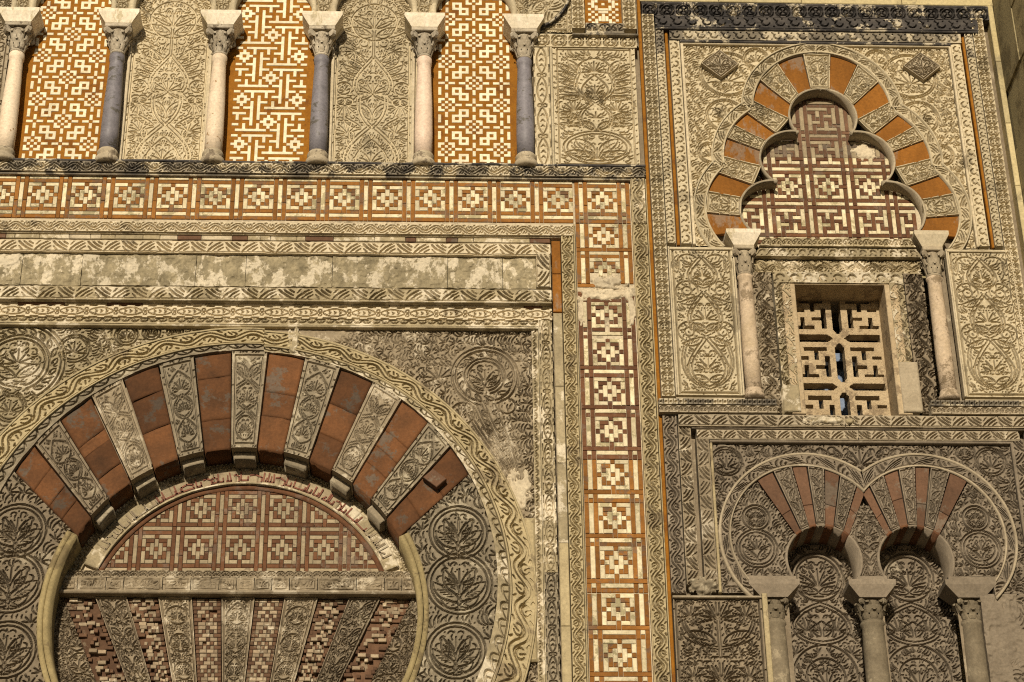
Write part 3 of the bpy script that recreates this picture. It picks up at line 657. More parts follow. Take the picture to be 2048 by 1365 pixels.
c.ogee(m_, .085, zb0 + .53, zb0 + .725, .010); c.palm((m_, zb0 + .555), pi / 2, .11, 7, 2.0, .009, edge=False, dots=False); c.leaf((m_ - .005, zb0 + .55), pi / 2 + .8, .07, .02, .2, .009, 2); c.leaf((m_ - .09, zb0 + .74), pi / 2 + .55, .13, .03, .1, .010, 3)
c.palm((m_, zb0 + .73), pi / 2, .13, 9, 2.4, .010); c.line(arc((m_, zb0 + .76), (.11, .1), pi / 2, pi + .3, 10), .010, .4, .4); c.fill(.06, 9, lambda x, z: pi - .5, .0085)
field('relief', t, STUCCO, c, None, -.018, .015, seed=70)
vstrip('border_strip', t, STUCCO, .165, .268, zb0, zb1, 'lens', -.022, .014, seed=71)
hstrip('top_strip', t, STUCCO, .165, .840, zb1 + .008, 10.105, 'circ', -.03, .014, seed=72)
bar('fillet', t, STUCCO, .270, .286, -.026, .02, zb0, zb1)
t = thing('niche_surround', 'small carved frame round a chequered niche at the top, left of the tall ochre line', 'frame', (.64, 0, 10.117))
vstrip('side_strip', t, STUCCO, .425, .508, 10.12, 10.86, 'circ', -.05, .014, seed=73); vstrip('side_strip', t, STUCCO, .762, .848, 10.12, 10.86, 'circ', -.05, .014, seed=74)
hstrip('sill_strip', t, SOOT, .509, .761, 10.12, 10.20, 'leafrow', -.055, .014, seed=75); bar('fillet', t, SOOT, .42, .852, -.058, .02, 10.106, 10.119)
t2 = thing('brick_mosaic', 'small ochre and cream chequered brick mosaic inside the niche frame', 'mosaic', (.635, .02, 10.2), 'brick mosaics of the arcade')
bar('brick_ground', t2, OCHRE, .505, .765, .034, .1, 10.18, 10.86, 0)
CH = ['WRWRWRWRW', 'RWRWWWRWR', 'WRWWWWWRW', 'RWWRRRWWR', 'WWRRWRRWW']
mosaic(t2, lambda c, r: CH[abs((r + 3) % 8 - 4)][c % 8 if c % 8 < 9 else 0], 0, 9, 0, 30, .534, 10.86, .0228, .0222, .03, CREAM, OCHRE, comps=False)
t = thing('arch_haunch', 'dark-edged outer ring of the last arcade arch beside the chequered niche', 'arch', (.2, 0, 10.06))
rstrip('ring', t, STUCCO, ringM((.037, 10.4625), .29, (.037, 10.4625), .373, -1.32, .6), .083, .62, 'zig', -.045, .014, seed=76)
patch('dark_edge', t, CRUST, ringM((.037, 10.4625), .374, (.037, 10.4625), .386, -1.32, .6), .62, .012, None, -.05, 0, .02)
c = Cv(.28, .75, None, .145, 10.112); c.line([(.39, 10.13), (.39, 10.5)], .009, 1, 1); c.line([(.2, 10.135), (.385, 10.135)], .009, 1, 1); c.fill(.04, 4, None, .009)
field('corner_panel', t, STUCCO, c, lambda X, Z: np.hypot(X - .037, Z - 10.4625) > .375, -.012, .012, seed=77)
bar('ochre_line', thing('ochre_strip', 'thin vertical ochre brick line beside the cusped-arch frame', 'brick strip', (.868, 0, 5.0)), OCHRE, .8585, .8795, -.012, .02, 4.95, 11.1)

# ------------------------------------------------------------------ long cornice, mosaic frieze and pilaster
XL = -3.95
t = thing('carved_cornice', 'soot-blackened vine-scroll cornice running under the arcade columns', 'cornice', (-1.5, 0, 8.98))
hstrip('vine_scroll', t, SOOT, XL, .856, 8.960, ZC - .001, 'vine', -.04, .018, seed=80, fix=False)
bar('under_fillet', t, SOOT, XL, .846, -.028, .02, 8.962, 8.973); patch('top_ledge', t, CRUST, rectM(XL, .856, ZC, ZC + .012), 4.8, .012, None, -.046, 0, .12, rough=.003)
t = thing('vine_border', 'tall cream vine-scroll strip right of the mosaic pilaster', 'border', (.805, 0, 5))
vstrip('vine_scroll', t, YELLOW, .767, .848, 5.3, 8.62, 'vine', -.03, .017, worn=.2, seed=81); vstrip('vine_scroll', t, WORN, .767, .848, 8.625, 8.964, 'vine', -.03, .017, worn=.3, seed=82)
for x in (.757, .851): bar('fillet', t, YELLOW, x, x + .0065, -.024, .02, 4.95, 8.962)
t = thing('mosaic_frieze', 'horizontal frieze of ochre and cream brick squares under the cornice', 'mosaic', (-1.5, 0, 8.63))
cw = .02667; bar('mortar_bed', t, PLASTER, XL, .402, .004, .03, 8.618, 8.966, 0)
x00 = -1.033 - 3.5 * cw; k0 = -11
mosaic(t, lambda c, r: medcell(c, r - 3), -108, 60, 0, 13, x00, 8.806 + 6.5 * .0262, cw, .0262, -.004, CREAMD, OCHRED, ground=False, seed=31, jit=.002, inside=lambda x, z: x < .402)
t = thing('mosaic_pilaster', 'tall vertical band of ochre and cream brick squares with a plaster repair', 'mosaic', (.577, 0, 5))
zc_ = [8.806, 8.543, 8.29, 7.976, 7.719, 7.452, 7.184, 6.903, 6.626, 6.35, 6.064, 5.79, 5.515, 5.24]
bar('mortar_bed', t, PLASTER, .403, .756, .004, .03, 4.95, 8.966, 0); xp = .5775 - 6.5 * cw
for i, zc0 in enumerate(zc_):
    nx_ = zc_[i + 1] if i + 1 < len(zc_) else zc0 - .274
    ph = (zc0 - nx_) / 10; mw_, mr_ = (CREAMD, OCHRED) if i < 3 else ((CREAMD, REDBR) if i < 7 else (CREAMD, OCHRED))
    if i == 2: ph = .0262
    a0 = -3 if i in (0, 3) else 0
    mosaic(t, lambda c, r: medcell(c - 3, r), 0, 13, a0, 10 if i != 2 else 8, xp, zc0 + 3.5 * ph, cw, ph, -.004, mw_, mr_, ground=False, seed=50 + i, jit=.002 if i < 3 or i > 6 else .004, drop=.0 if i not in (3,) else .10,
           omit=(lambda x, z: z < 8.255 and .5 < x < .72) if i == 2 else None)
# plaster repair lumps
def lump(name, parent, m, x0, x1, z0, z1, yf, seed, amp=.02):
    """ragged low mass of mortar or broken stone that dies into the surface round it"""
    dx, dz = (x1 - x0) * .12, (z1 - z0) * .12; x0 -= dx; x1 += dx; z0 -= dz; z1 += dz
    nx_, nz_ = int((x1 - x0) / .005) + 3, int((z1 - z0) / .005) + 3; u, v = np.meshgrid(np.linspace(-1, 1, nx_), np.linspace(-1, 1, nz_))
    hgt = noise2(nz_, nx_, 9, seed) * .6 + noise2(nz_, nx_, 4, seed + 1) * .4; rr_ = (abs(u) ** 3 + abs(v) ** 3) ** (1 / 3)
    e = np.clip((.92 - rr_ + .9 * (noise2(nz_, nx_, 8, seed + 2) - .5) + .4 * (noise2(nz_, nx_, 3, seed + 3) - .5)) * 3.2, 0, 1) * (rr_ < .99)
    V = np.stack([x0 + (u + 1) / 2 * (x1 - x0), yf + .014 - (.016 + amp * hgt) * e, z0 + (v + 1) / 2 * (z1 - z0)], -1).reshape(-1, 3); I = np.arange(nx_ * nz_).reshape(nz_, nx_)
    Q = np.stack([I[:-1, :-1], I[:-1, 1:], I[1:, 1:], I[1:, :-1]], -1).reshape(-1, 4); k = (e.ravel()[Q] > .02).any(1)
    return put(name, quadmesh(name, V, Q[k]), m, parent)
lump('plaster_repair', t, PLASTER, .49, .70, 8.165, 8.245, -.004, 5); lump('plaster_repair', t, PLASTER, .41, .75, 8.075, 8.165, -.002, 6, .016); lump('plaster_repair', t, PLASTER, .404, .44, 7.85, 8.1, 0, 7); lump('plaster_repair', t, PLASTER, .71, .752, 7.9, 8.1, 0, 8)

# ------------------------------------------------------------------ mouldings of the rectangular frame round the great arch
t = thing('vine_border', 'pale vine-scroll strip under the mosaic frieze, turning down left of the pilaster', 'border', (.35, 0, 5))
hstrip('vine_scroll', t, CREAMST, XL, .388, 8.546, 8.618, 'vine', -.035, .016, worn=.1, seed=90); vstrip('vine_scroll', t, YELLOW, .313, .386, 5.3, 8.543, 'vine', -.03, .016, worn=.1, seed=91)
bar('under_fillet', t, CREAMST, XL, .31, -.02, .02, 8.530, 8.545); bar('fillet', t, YELLOW, .388, .398, -.022, .02, 4.95, 8.616)
t = thing('brick_course', 'thin course of small faded stones between two carved strips', 'brick course', (-1.5, 0, 8.49))
r = random.Random(3); x = XL
while x < .24:
    w = min(r.uniform(.05, .19), .245 - x); bar('course_stone', t, r.choice([VOUSSP, PLASTER, WORN, WORN]), x, x + w - .002, -.006 + r.uniform(-.002, .002), .02, 8.487, 8.527, .003); x += w
t = thing('leaf_border', 'rectangular border of slanting acanthus leaves round the blank frieze', 'frame', (-1.5, 0, 8.07))
hstrip('leaf_strip', t, CREAMST, XL, .243, 8.400, 8.485, 'zig', -.034, .02, worn=.25, seed=92); hstrip('leaf_strip', t, WORN, XL, .243, 8.068, 8.155, 'zig', -.034, .02, worn=.5, seed=93); vstrip('leaf_strip', t, CREAMST, .155, .243, 8.157, 8.398, 'zig', -.034, .02, seed=94)
bar('fillet', t, WORN, XL, .243, -.042, .02, 8.058, 8.067)
t = thing('blank_frieze', 'long blank frieze of flaking weathered stone, its inscription worn away', 'frieze', (-1.5, 0, 8.157))
r = random.Random(9); x = XL
while x < .15:
    w = min(r.uniform(.3, .75), .153 - x)
    if .153 - x - w < .15: w = .153 - x
    cvx = np.zeros((int(.24 / .005), int(w / .005)), np.float32)
    q = noise2(*cvx.shape, 11, int(x * 100) % 999 + 5) * .35 + noise2(*cvx.shape, 4, int(x * 77) % 999) * .65
    patch('frieze_block', t, WEATHER, rectM(x + .0015, x + w - .0015, 8.157, 8.397), w, .24, np.clip((q - .5) * 5, 0, 1).astype(np.float32), -.004, .0035, seed=int(x * 50) % 90 + 100, rough=.003); x += w
t = thing('ochre_strip', 'short ochre brick upright at the right end of the blank frieze', 'brick strip', (.276, 0, 7.99))
for z0, z1 in ((7.99, 8.26), (8.262, 8.50)): bar('brick', t, VOUSSO, .252, .306, -.012, .02, z0, z1 - .002)
t = thing('plain_strip', 'plain grey-tan stone upright below the short ochre bricks', 'stone strip', (.276, 0, 5))
for k in range(6): bar('stone_block', t, YELLOW if k < 3 else WORN, .252, .306, -.010, .02, 4.95 + k * .506, 4.95 + (k + 1) * .506 - .002)
t = thing('brick_course', 'thin grey course between the leaf frame and the lens chain', 'brick course', (-1.5, 0, 8.02)); x = XL
while x < .24:
    w = min(r.uniform(.06, .3), .245 - x); bar('course_stone', t, r.choice([PLASTER, WORN, WORN, VOUSSP]), x, x + w - .002, -.004 + r.uniform(-.002, .002), .02, 8.022, 8.055, .003); x += w
t = thing('lens_border', 'chain of pointed lenses framing the great horseshoe arch', 'border', (.2, 0, 5))
hstrip('lens_chain', t, CREAMST, XL, .243, 7.938, 8.019, 'lens', -.03, .018, worn=.25, seed=96); vstrip('lens_chain', t, WORN, .166, .242, 6.28, 7.936, 'lens', -.026, .018, worn=.5, seed=97); vstrip('lens_chain', t, GREYB, .166, .242, 5.3, 6.277, 'lens', -.026, .018, seed=98)
hstrip('tooth_row', t, WORN, XL, .16, 7.893, 7.934, 'tooth', -.022, .016, worn=.2, seed=99, flip=True); vstrip('tooth_row', t, WORN, .119, .158, 5.3, 7.89, 'tooth', -.018, .016, worn=.4, seed=100)
bar('fillet', t, WORN, XL, .160, -.034, .02, 7.880, 7.891); bar('fillet', t, WORN, .159, .165, -.03, .02, 4.95, 7.935)

# ------------------------------------------------------------------ the great horseshoe arch
D2R = pi / 180
BND = [27, 35, 43.2, 51.4, 59.8, 68, 76.9, 85.5, 94.1, 102.7, 111.2, 119.8, 128.2, 137.0, 145.3, 152.8]
arch = thing('portal_arch', 'great horseshoe arch of alternating red brick and carved stone wedges', 'arch', (-1.572, 0, 5))
def design_vous(w, h, kind):
    c = Cv(w, h, w / 2); m = w / 2; c.border(.010, .020); W2 = w * .36
    if kind == 0:
        c.ogee(m, W2, .06, .19, .010); c.palm((m, .085), pi / 2, .075, 7, 2.2, .009); c.stem(bez((m, .19), (m - W2, .21), (m - W2 * 1.1, .27), (m, .31), 10), .014, .008); c.palm((m, .215), pi / 2, .07, 7, 2.2, .009)
        c.ogee(m, W2, .30, .44, .010); c.palm((m, .325), pi / 2, .085, 7, 2.4, .009)
    else:
        c.ring((m, .10), W2 * .9, .009); c.palm((m, .065), pi / 2, .07, 7, 2.2, .009); c.stem(bez((m + W2, .15), (m + W2 * .2, .19), (m - W2 * .2, .2), (m - W2, .24), 10), .014, .008)
        c.ring((m, .26), W2, .009); c.palm((m, .22), pi / 2, .08, 7, 2.4, .009); c.stem(bez((m + W2, .31), (m + W2 * .2, .34), (m - W2 * .2, .36), (m - W2, .4), 10), .014, .008)
        c.leaf((m, .36), pi / 2 + .5, .1, .025, .2, .009, 3)
    c.fill(.045, 3 + kind, lambda x, z: pi / 2 + .9, .0085); return c.a
cutV = [design_vous(.19, .5, 0), design_vous(.19, .5, 1)]
rr = random.Random(5); vi = 0
for i in range(15):
    a0, a1 = BND[i] * D2R, BND[i + 1] * D2R
    if i % 2 == 1:
        M = ringM(C0, R0 + .002, C1, R1, a1 - .004, a0 + .004)
        o = patch('carved_voussoir', arch, [GREYB, BROWNW, BROWN][(0, 1, 0, 0, 0, 1, 2)[vi]] if vi != 5 else BROWNW, M, .19, .5, cutV[vi % 2], -.018, .013, .2, worn=.35 if vi in (1, 5) else .12, seed=200 + i)
        vi += 1
        M2 = ringM(C0, R0 - .04, C0, R0 + .004, a1 - .012, a0 + .012)    # console block under the soffit
        patch('console', o, GREYB, M2, .16, .05, None, .05, 0, .2, loback=.2, seed=i)
    else:
        n = rr.choice([3, 4, 3]); cuts = [0] + sorted(rr.uniform(.85, 1.15) * k / n for k in range(1, n)) + [1]
        for k in range(n):
            f0, f1 = cuts[k], cuts[k + 1]
            def MB(u, v, f0=f0, f1=f1, a0=a0, a1=a1):
                aa = a1 - .003 + (a0 - a1 + .006) * u; xi, zi = circ(C0, R0, aa); xo, zo = circ(C1, R1, aa); f = f0 + .0025 + (f1 - f0 - .005) * v; return xi + (xo - xi) * f, zi + (zo - zi) * f
            patch('brick', arch, VOUSS, MB, .15, .14, None, rr.uniform(-.003, .004), 0, .062, worn=.55, seed=rr.randrange(999), rough=.0025, loback=.2 if k == 0 else None)
put('raised_brick', prism('raised_brick', [W(*p) for p in ((846, 962), (873, 982), (893, 965), (866, 945))], -.05, .01), VOUSSP, arch)
# dark soffit between blocks is part of the bricks; haunch rings
for nm, m1, ca, ra, cb, rb, kind, yf, dp in (('tooth_ring', WORN, C1, R1 + .004, C2, R2 - .012, 'tooth', -.022, .016), ('vine_ring', YELLOW, C2, R2 + .002, C3, R3 - .012, 'vine', -.03, .018)):
    for sgn, dz in ((1, -.016), (-1, .016)):
        a0, a1 = (-.95, 1.51) if sgn > 0 else (pi + .95, 1.51)
        c_a, c_b = (ca[0], ca[1] + (dz * .5 if kind == 'vine' else dz * .3)), (cb[0], cb[1] + dz * .5)
        L = abs(a1 - a0) * (ra + rb) / 2; rstrip(nm, arch, m1 if sgn > 0 or kind != 'tooth' else GREYB, ringM(c_a, ra, c_b, rb, a1, a0) if sgn > 0 else ringM(c_a, ra, c_b, rb, a0, a1), rb - ra + .0, L, kind, yf, dp, worn=.3, seed=210, flip=kind == 'tooth')
        patch('ring_fillet', arch, YELLOW, ringM(c_b, rb + .002, (C3[0], C3[1] + dz * .5) if kind == 'vine' else c_b, rb + (.012 if kind == 'vine' else .010), *((a1, a0) if sgn > 0 else (a0, a1))), L, .012, None, yf - .006, 0, .02, seed=4)
lump('crack_filler', arch, WORN, -1.335, -1.275, 7.70, 7.85, -.03, 12, .012)
# springer panels with roundels
def springer(sg):
    cx = C0[0]; x0, x1 = (cx + .88, cx + 1.56) if sg > 0 else (cx - 1.56, cx - .88); z0, z1 = 5.3, 6.95
    c = Cv(x1 - x0, z1 - z0, None, x0, z0); X = lambda px, py: W(px, py)
    RO = [(.232, (917, 1066), .165), (.19, (919, 1168), .185), (.19, (912, 1302), .165)]
    for k, ((_, pp, R), ang) in enumerate(zip(RO, (pi / 2, pi / 2, pi / 2))):
        o = np.array(W(*pp));
        if sg < 0: o[0] = 2 * cx - o[0]
        c.ring(o, R, .011); c.ring(o, R - .024, .010); b = o - (0, R * .72)
        c.stem([b - (0, .03), b + (0, .04)], .016, .008)
        c.palm(b + (0, R * .55), pi / 2, R * .8, 7, 2.2, .010)
        for s in (-1, 1): c.leaf(b + (0, .03), pi / 2 - s * 1.05, R * 1.0, R * .24, .12 * s, .010, 4); c.leaf(b + (0, R * .35), pi / 2 - s * .62, R * .95, R * .2, .12 * s, .010, 4); c.leaf(b + (0, .0), pi / 2 - s * 1.45, R * .62, R * .16, .35 * s, .010, 2)
    o = np.array((cx + sg * 1.20, 5.38)); c.ring(o, .15, .011); c.palm(o - (0, .11), pi / 2, .2, 9, 2.4, .010)
    c.fill(.075, 14, lambda x, z: atan2(z - 6.03, x - cx) + pi / 2 * sg, .010)
    a = (BND[0] if sg > 0 else BND[-1]) * D2R; q = circ(C0, R0, a); q2 = circ(C1, R1, a); n_ = (-(q2[1] - q[1]), q2[0] - q[0])
    def mask(Xg, Zg):
        s_ = (Xg - q[0]) * n_[0] + (Zg - q[1]) * n_[1]
        return (np.hypot(Xg - C0[0], Zg - C0[1]) > R0 + .05) & (np.hypot(Xg - C1[0], Zg - C1[1]) < R1 + .02) & ((s_ < 0) if sg > 0 else (s_ > 0))
    field('roundel_panel', arch, GREYB if sg > 0 else BROWN, c, mask, -.006, .018, seed=230 + sg, worn=.1)
    b0, b1 = (a, -1.0) if sg > 0 else (pi + 1.0, a); 
    patch('edge_moulding', arch, MOULD, ringM(C0, R0, C0, R0 + .03, max(b0, b1), min(b0, b1)), 1.5, .03, None, -.012, 0, .02, loback=.2, seed=5)
    patch('edge_moulding', arch, MOULD, ringM(C0, R0 + .034, C0, R0 + .062, max(b0, b1), min(b0, b1)), 1.5, .028, None, -.014, 0, .02, seed=6)
springer(1); springer(-1)
# spandrels
def spandrel(sg):
    x0, x1 = (-1.57, .118) if sg > 0 else (-3.6, -1.58); z0, z1 = 5.5, 7.875; c = Cv(x1 - x0, z1 - z0, None, x0, z0)
    if sg > 0:
        o = np.array(W(970, 752)); c.stem(arc(o, .185, -1.2, 2 * pi - 1.7, 40), .024, .014, 1, 1); c.stem(arc(o, .11, -1.3, 2 * pi - 1.7, 30), .020, .012, 1, 1)
        c.palm(o - (0, .06), pi / 2, .12, 7, 2.4, .010)
        for s in (-1, 1): c.leaf(o - (0, .08), pi / 2 - s * .95, .13, .03, .1 * s, .009, 3)
        for k in range(14): a = -1 + k * .44; c.leaf(o + .135 * np.array((cos(a), sin(a))), a + .9, .06, .014, .2, .008, 1)
        base = np.array(W(1038, 1000))
        for dx in (-.12, -.06, -.01, .05): c.stem(bez(o + (dx, -.19), o + (dx * 1.0 + .06, -.38), base + (dx * .3, .2), base + (dx * .12, 0), 12), .018, .009)
        for k in range(9): c.leaf(o + (-.02 + .014 * k, -.23 - .06 * k), -1.0, .06, .014, .2, .008, 1); c.leaf(o + (.04 + .012 * k, -.25 - .06 * k), .3, .055, .014, .2, .008, 1)
        c.ring(o + (-.13, -.25), .07, .010); c.ring(o + (.13, -.2), .05, .009); c.palm(o + (-.14, -.28), pi / 2, .08, 7, 2.2, .009)
        c.palm(W(880, 765), pi / 2 + .3, .15, 7, 2.2, .010)
    else:
        o = np.array(W(35, 725)); c.stem(arc(o, .175, -1.2, 2 * pi - 1.7, 40), .024, .014, 1, 1); c.stem(arc(o, .27, -1.0, 2 * pi - 2.2, 40), .024, .014, 1, 1); c.palm(o - (0, .03), pi / 2, .15, 7, 2.4, .010)
        for s in (-1, 1): c.leaf(o - (0, .1), pi / 2 - s * 1.1, .16, .04, .1 * s, .010, 3)
        for k in range(20): a = -1 + k * .3; c.leaf(o + .2 * np.array((cos(a), sin(a))), a + .9, .06, .016, .2, .009, 1)
        for px, py, R in ((148, 697, .085), (253, 670, .06), (303, 664, .045), (350, 662, .04), (20, 815, .085)):
            p = np.array(W(px, py)); c.stem(arc(p, R, 0, 2 * pi, 26), .018, .009, 1, 1); c.palm(p - (0, R * .6), pi / 2, R * 1.4, 7, 2.2, .009)
    mk0 = lambda X, Z: (np.hypot(X - C3[0], Z - C3[1]) > R3 - .02)
    U, V_ = np.meshgrid(np.linspace(x0, x1, c.nu), np.linspace(z0, z1, c.nv))
    c.fill(.06, 31 + sg, lambda x, z: atan2(z - 6.1, x + 1.58) + 1.2, .009, mask=mk0(U, V_))
    if sg > 0: c.a *= np.clip((U + 1.0) * 3 + 1.3 * noise2(c.nv, c.nu, 30, 77) - .45 + np.clip((7.5 - V_) * 2, 0, 1), .0, 1)
    o_ = thing('carved_spandrel', 'weathered carved spandrel with a circular tree, right of the great arch' if sg > 0 else 'carved spandrel of coiling vines left above the great arch', 'spandrel', ((x0 + x1) / 2, 0, 6.9), 'spandrels of the great arch')
    field('relief', o_, BROWNW if sg > 0 else WORN, c, mk0, .0, .018, worn=.45 if sg > 0 else .25, seed=240 + sg)
    return o_
sp = spandrel(1); spandrel(-1)
bar('plain_block', sp, YELLOW, .055, .117, -.02, .02, 5.75, 6.62, .01)
lump('plaster_patch', sp, PLASTER, -.03, .09, 6.68, 6.92, .002, 41, .008)

# ------------------------------------------------------------------ tympanum, lintel and flat arch inside the great arch
YT = .2
ty = thing('tympanum', 'half-moon red and tan brick mosaic inside the great arch', 'mosaic', (-1.572, YT, 6.36))
CT, RT = (-1.562, 6.03), .883
patch('mortar_bed', ty, PLASTER, rectM(-2.62, -.54, 6.36, 7.09), 2, .7, None, YT + .012, 0, YT + .03)
inside = lambda x, z: np.hypot(x - CT[0], z - CT[1]) < RT + .015 and z > 6.362
mosaic(ty, lambda c, r: medcell(c, r), -40, 47, -9, 20, -1.578 - 3.5 * .0241, 6.769 + 3.5 * .0258, .0241, .0258, YT, TYMC, REDBR, inside=inside, ground=False, seed=70, jit=.0015)
L = 2.2
patch('brick_rim', ty, REDBR, ringM(CT, RT - .025, CT, RT + .004, 2.75, .39), L, .03, None, YT - .008, 0, YT + .02, rough=.003)
ib = thing('inscription_band', 'curved cream band with brown Kufic lettering above the brick half-moon', 'inscription', (-1.562, YT, 6.4))
n_ = 17
for k in range(n_):
    a1 = 2.74 - k * (2.35 / n_); a0 = a1 - 2.35 / n_ + .003
    patch('band_stone', ib, TYMC if 3 < k < 13 else WORN, ringM(CT, RT + .006, CT, RT + .092, a1, a0), .12, .09, None, YT - .02, 0, YT + .02, seed=k, rough=.002)
patch('edge_fillet', ib, WORN, ringM(CT, RT + .004, CT, RT + .014, 2.74, .39), 2, .01, None, YT - .03, 0, YT + .02)
# letters: low raised strokes on a base line, upright shafts, bowls and hooks
rl = random.Random(77); a = 2.62
def stroke(pts, wd, m=INK):
    V = []; Fc = []
    P2 = []
    for (aa, rr_) in pts: P2.append(np.array(circ(CT, RT + rr_, aa)))
    for i in range(len(P2) - 1):
        p, q = P2[i], P2[i + 1]; d = (q - p) / (np.hypot(*(q - p)) + 1e-9); nn = np.array((-d[1], d[0])) * wd / 2; p = p - d * wd / 3; q = q + d * wd / 3
        b = len(V)
        for y in (YT - .026, YT - .015): V += [(*(e), y) for e in ()] + [(s_[0], y, s_[1]) for s_ in (p + nn, p - nn, q - nn, q + nn)]
        Fc += [(b, b + 1, b + 2, b + 3), (b + 4, b + 5, b + 1, b), (b + 5, b + 6, b + 2, b + 1), (b + 6, b + 7, b + 3, b + 2), (b + 7, b + 4, b, b + 3)]
    put('letter', mesh('letter', V, Fc), m, ib)
while a > .52:
    wd = rl.choice([.03, .045, .06, .075]); k = rl.random(); bse = .028; e = a - wd
    mk_ = INK if .75 < a < 2.2 else BROWNW
    if k < .3: stroke([(a, .078), (a, bse), (e, bse), (e, .05)], .009, mk_)
    elif k < .5: stroke([(a, bse), (e, bse), (e + .008, .078)], .009, mk_); stroke([(a - wd * .3, bse), (a - wd * .3, .062)], .008, mk_)
    elif k < .7: stroke([(a, bse), (a, .055), (a - wd * .5, .062), (e, .05), (e, bse), (a, bse)], .009, mk_)
    elif k < .85: stroke([(a, .06), (a - wd * .4, .066), (e, .05), (e, bse - .01), (e + wd * .4, bse - .014)], .009, mk_)
    else: stroke([(a, .08), (a, bse)], .009, mk_); stroke([(a - wd * .4, bse), (e, bse), (e, .08)], .009, mk_); stroke([(a - wd * .4, bse), (a - wd * .7, .05)], .008, mk_)
    a = e - rl.choice([.008, .012, .02])
lr = thing('leaf_ring', 'grey band of overlapping leaves just under the soffit of the great arch', 'border', (-1.562, YT, 6.4))
rstrip('leaf_row', lr, WORN, ringM(CT, RT + .094, C0, R0 + .02, 2.85, .30), .055, 2.4, 'leafrow', YT - .012, .014, back=YT + .03, worn=.3, seed=250)
li = thing('lintel', 'weathered stone lintel of panelled blocks under the brick half-moon', 'lintel', (-1.572, .17, 6.2))
hstrip('leaf_row', li, BROWNW, -2.56, -.58, 6.316, 6.358, 'leafrow', .155, .014, back=YT + .05, worn=.4, seed=251); xl = -2.58; r = random.Random(4)
while xl < -.57:
    w = min(r.choice([.10, .16, .22]), -.565 - xl); c = Cv(max(w - .004, .02), .084); c.border(.006, .012); c.fill(.05, int(xl * -100), None, .007)
    patch('block', li, BROWNW, rectM(xl, xl + w - .004, 6.231, 6.314), w, .084, c.a, .15, .010, YT + .05, worn=.6, seed=int(xl * -90), rough=.003); xl += w
bar('ledge', li, BROWNW, -2.60, -.55, .125, YT + .05, 6.208, 6.229, .008)
fa = thing('flat_arch', 'flat arch of alternating carved wedges and eroded brick mosaic under the lintel', 'arch', (-1.572, YT, 5))
TOPX = [-.989, -.81, -.631, -.453, -.263, -.094, .094, .263, .453, .631, .81, .989]; BOTX = [-.764, -.591, -.459, -.34, -.204, -.063, .063, .204, .34, .459, .591, .764]
zt_, zb_ = 6.206, 5.705; zlow = 5.4
def xat(i, z): return -1.572 + BOTX[i] + (TOPX[i] - BOTX[i]) * (z - zb_) / (zt_ - zb_)
def wedgeM(i, z0, z1): return lambda u, v: ((lambda z: (xat(i, z) + (xat(i + 1, z) - xat(i, z)) * u, z))(z0 + (z1 - z0) * v))
def design_flat(w, h, kind):
    c = Cv(w, h, w / 2); m = w / 2; c.border(.008, .012); z = h - .02; k = 0
    while z > .1:
        R = w * .34
        if kind == 0: c.ogee(m, R, z - .15, z - .01, .009); c.palm((m, z - .135), pi / 2, .08, 7, 2.2, .009)
        elif kind == 1: c.ring((m, z - .09), R * .95, .010); c.palm((m, z - .13), pi / 2, .075, 7, 2.2, .009)
        else: c.line(bez((.015, z - .15), (m * .5, z - .1), (m, z - .04), (w - .015, z - .01), 10), .010, .5, .5, False); c.palm((m * 1.2, z - .13), pi / 2 - .5, .09, 6, 1.9, .009); c.leaf((m * .8, z - .05), pi / 2 + .5, .06, .02, .2, .008, 2)
        z -= .165
    c.fill(.034, 8 + kind, None, .008); return c.a
mts = [BROWN, BROWNW, BROWNW, BROWNW, BROWN]
for q, i in enumerate((1, 3, 5, 7, 9)):
    patch('carved_wedge', fa, mts[q], wedgeM(i, zlow, zt_), .17, zt_ - zlow, design_flat(.165, zt_ - zlow, (2, 1, 0, 1, 2)[q]), YT - .02, .015, YT + .04, worn=.25 if q in (1, 2, 3) else .05, seed=260 + q)
FC = dict(tile=0, brick=0); REST = dict(tile=[], brick=[])
FL = ['RWWRWWR', 'RWRWRWR', 'RRWWWRR', 'RWWRWWR', 'RWRWRWR', 'RRWRWRR', 'RWWWWWR']
for q, i in enumerate((0, 2, 4, 6, 8, 10)):
    bedM = wedgeM(i, zlow, zt_); patch('rubble_bed', fa, LINTB, bedM, .17, zt_ - zlow, None, YT + .02, 0, YT + .06, rough=.006)
    rz = random.Random(60 + q); nrow = 22; ch_ = .0235; drop = (.42, .2, .03, .03, .15, .38)[q]
    for r_ in range(nrow):
        zt2 = zt_ - .004 - r_ * ch_; zb2 = zt2 - ch_ + .002; zm = (zt2 + zb2) / 2; xa_, xb_ = xat(i, zm) + .004, xat(i + 1, zm) - .004; cwid = (xb_ - xa_) / 7; k = 0; rowp = FL[r_ % 7]
        while k < 7:
            n2 = 1
            while k + n2 < 7 and rowp[k + n2] == rowp[k] and n2 < 2: n2 += 1
            if rz.random() > drop and not (q in (0, 5) and r_ > 5 and rz.random() < .4):
                y = YT - .006 + rz.uniform(-.004, .006) * (3 if drop > .1 else .6)
                nm_ = 'tile' if rowp[k] == 'W' else 'brick'; FC[nm_] += 1; bx_ = (xa_ + k * cwid, xa_ + (k + n2) * cwid - .002, y, YT + .03, zb2, zt2, .003)
                if FC[nm_] <= 298: put(nm_, boxmesh(nm_, *bx_), LINTC if nm_ == 'tile' else LINTB, fa)
                else: REST[nm_].append(bx_)
            k += n2
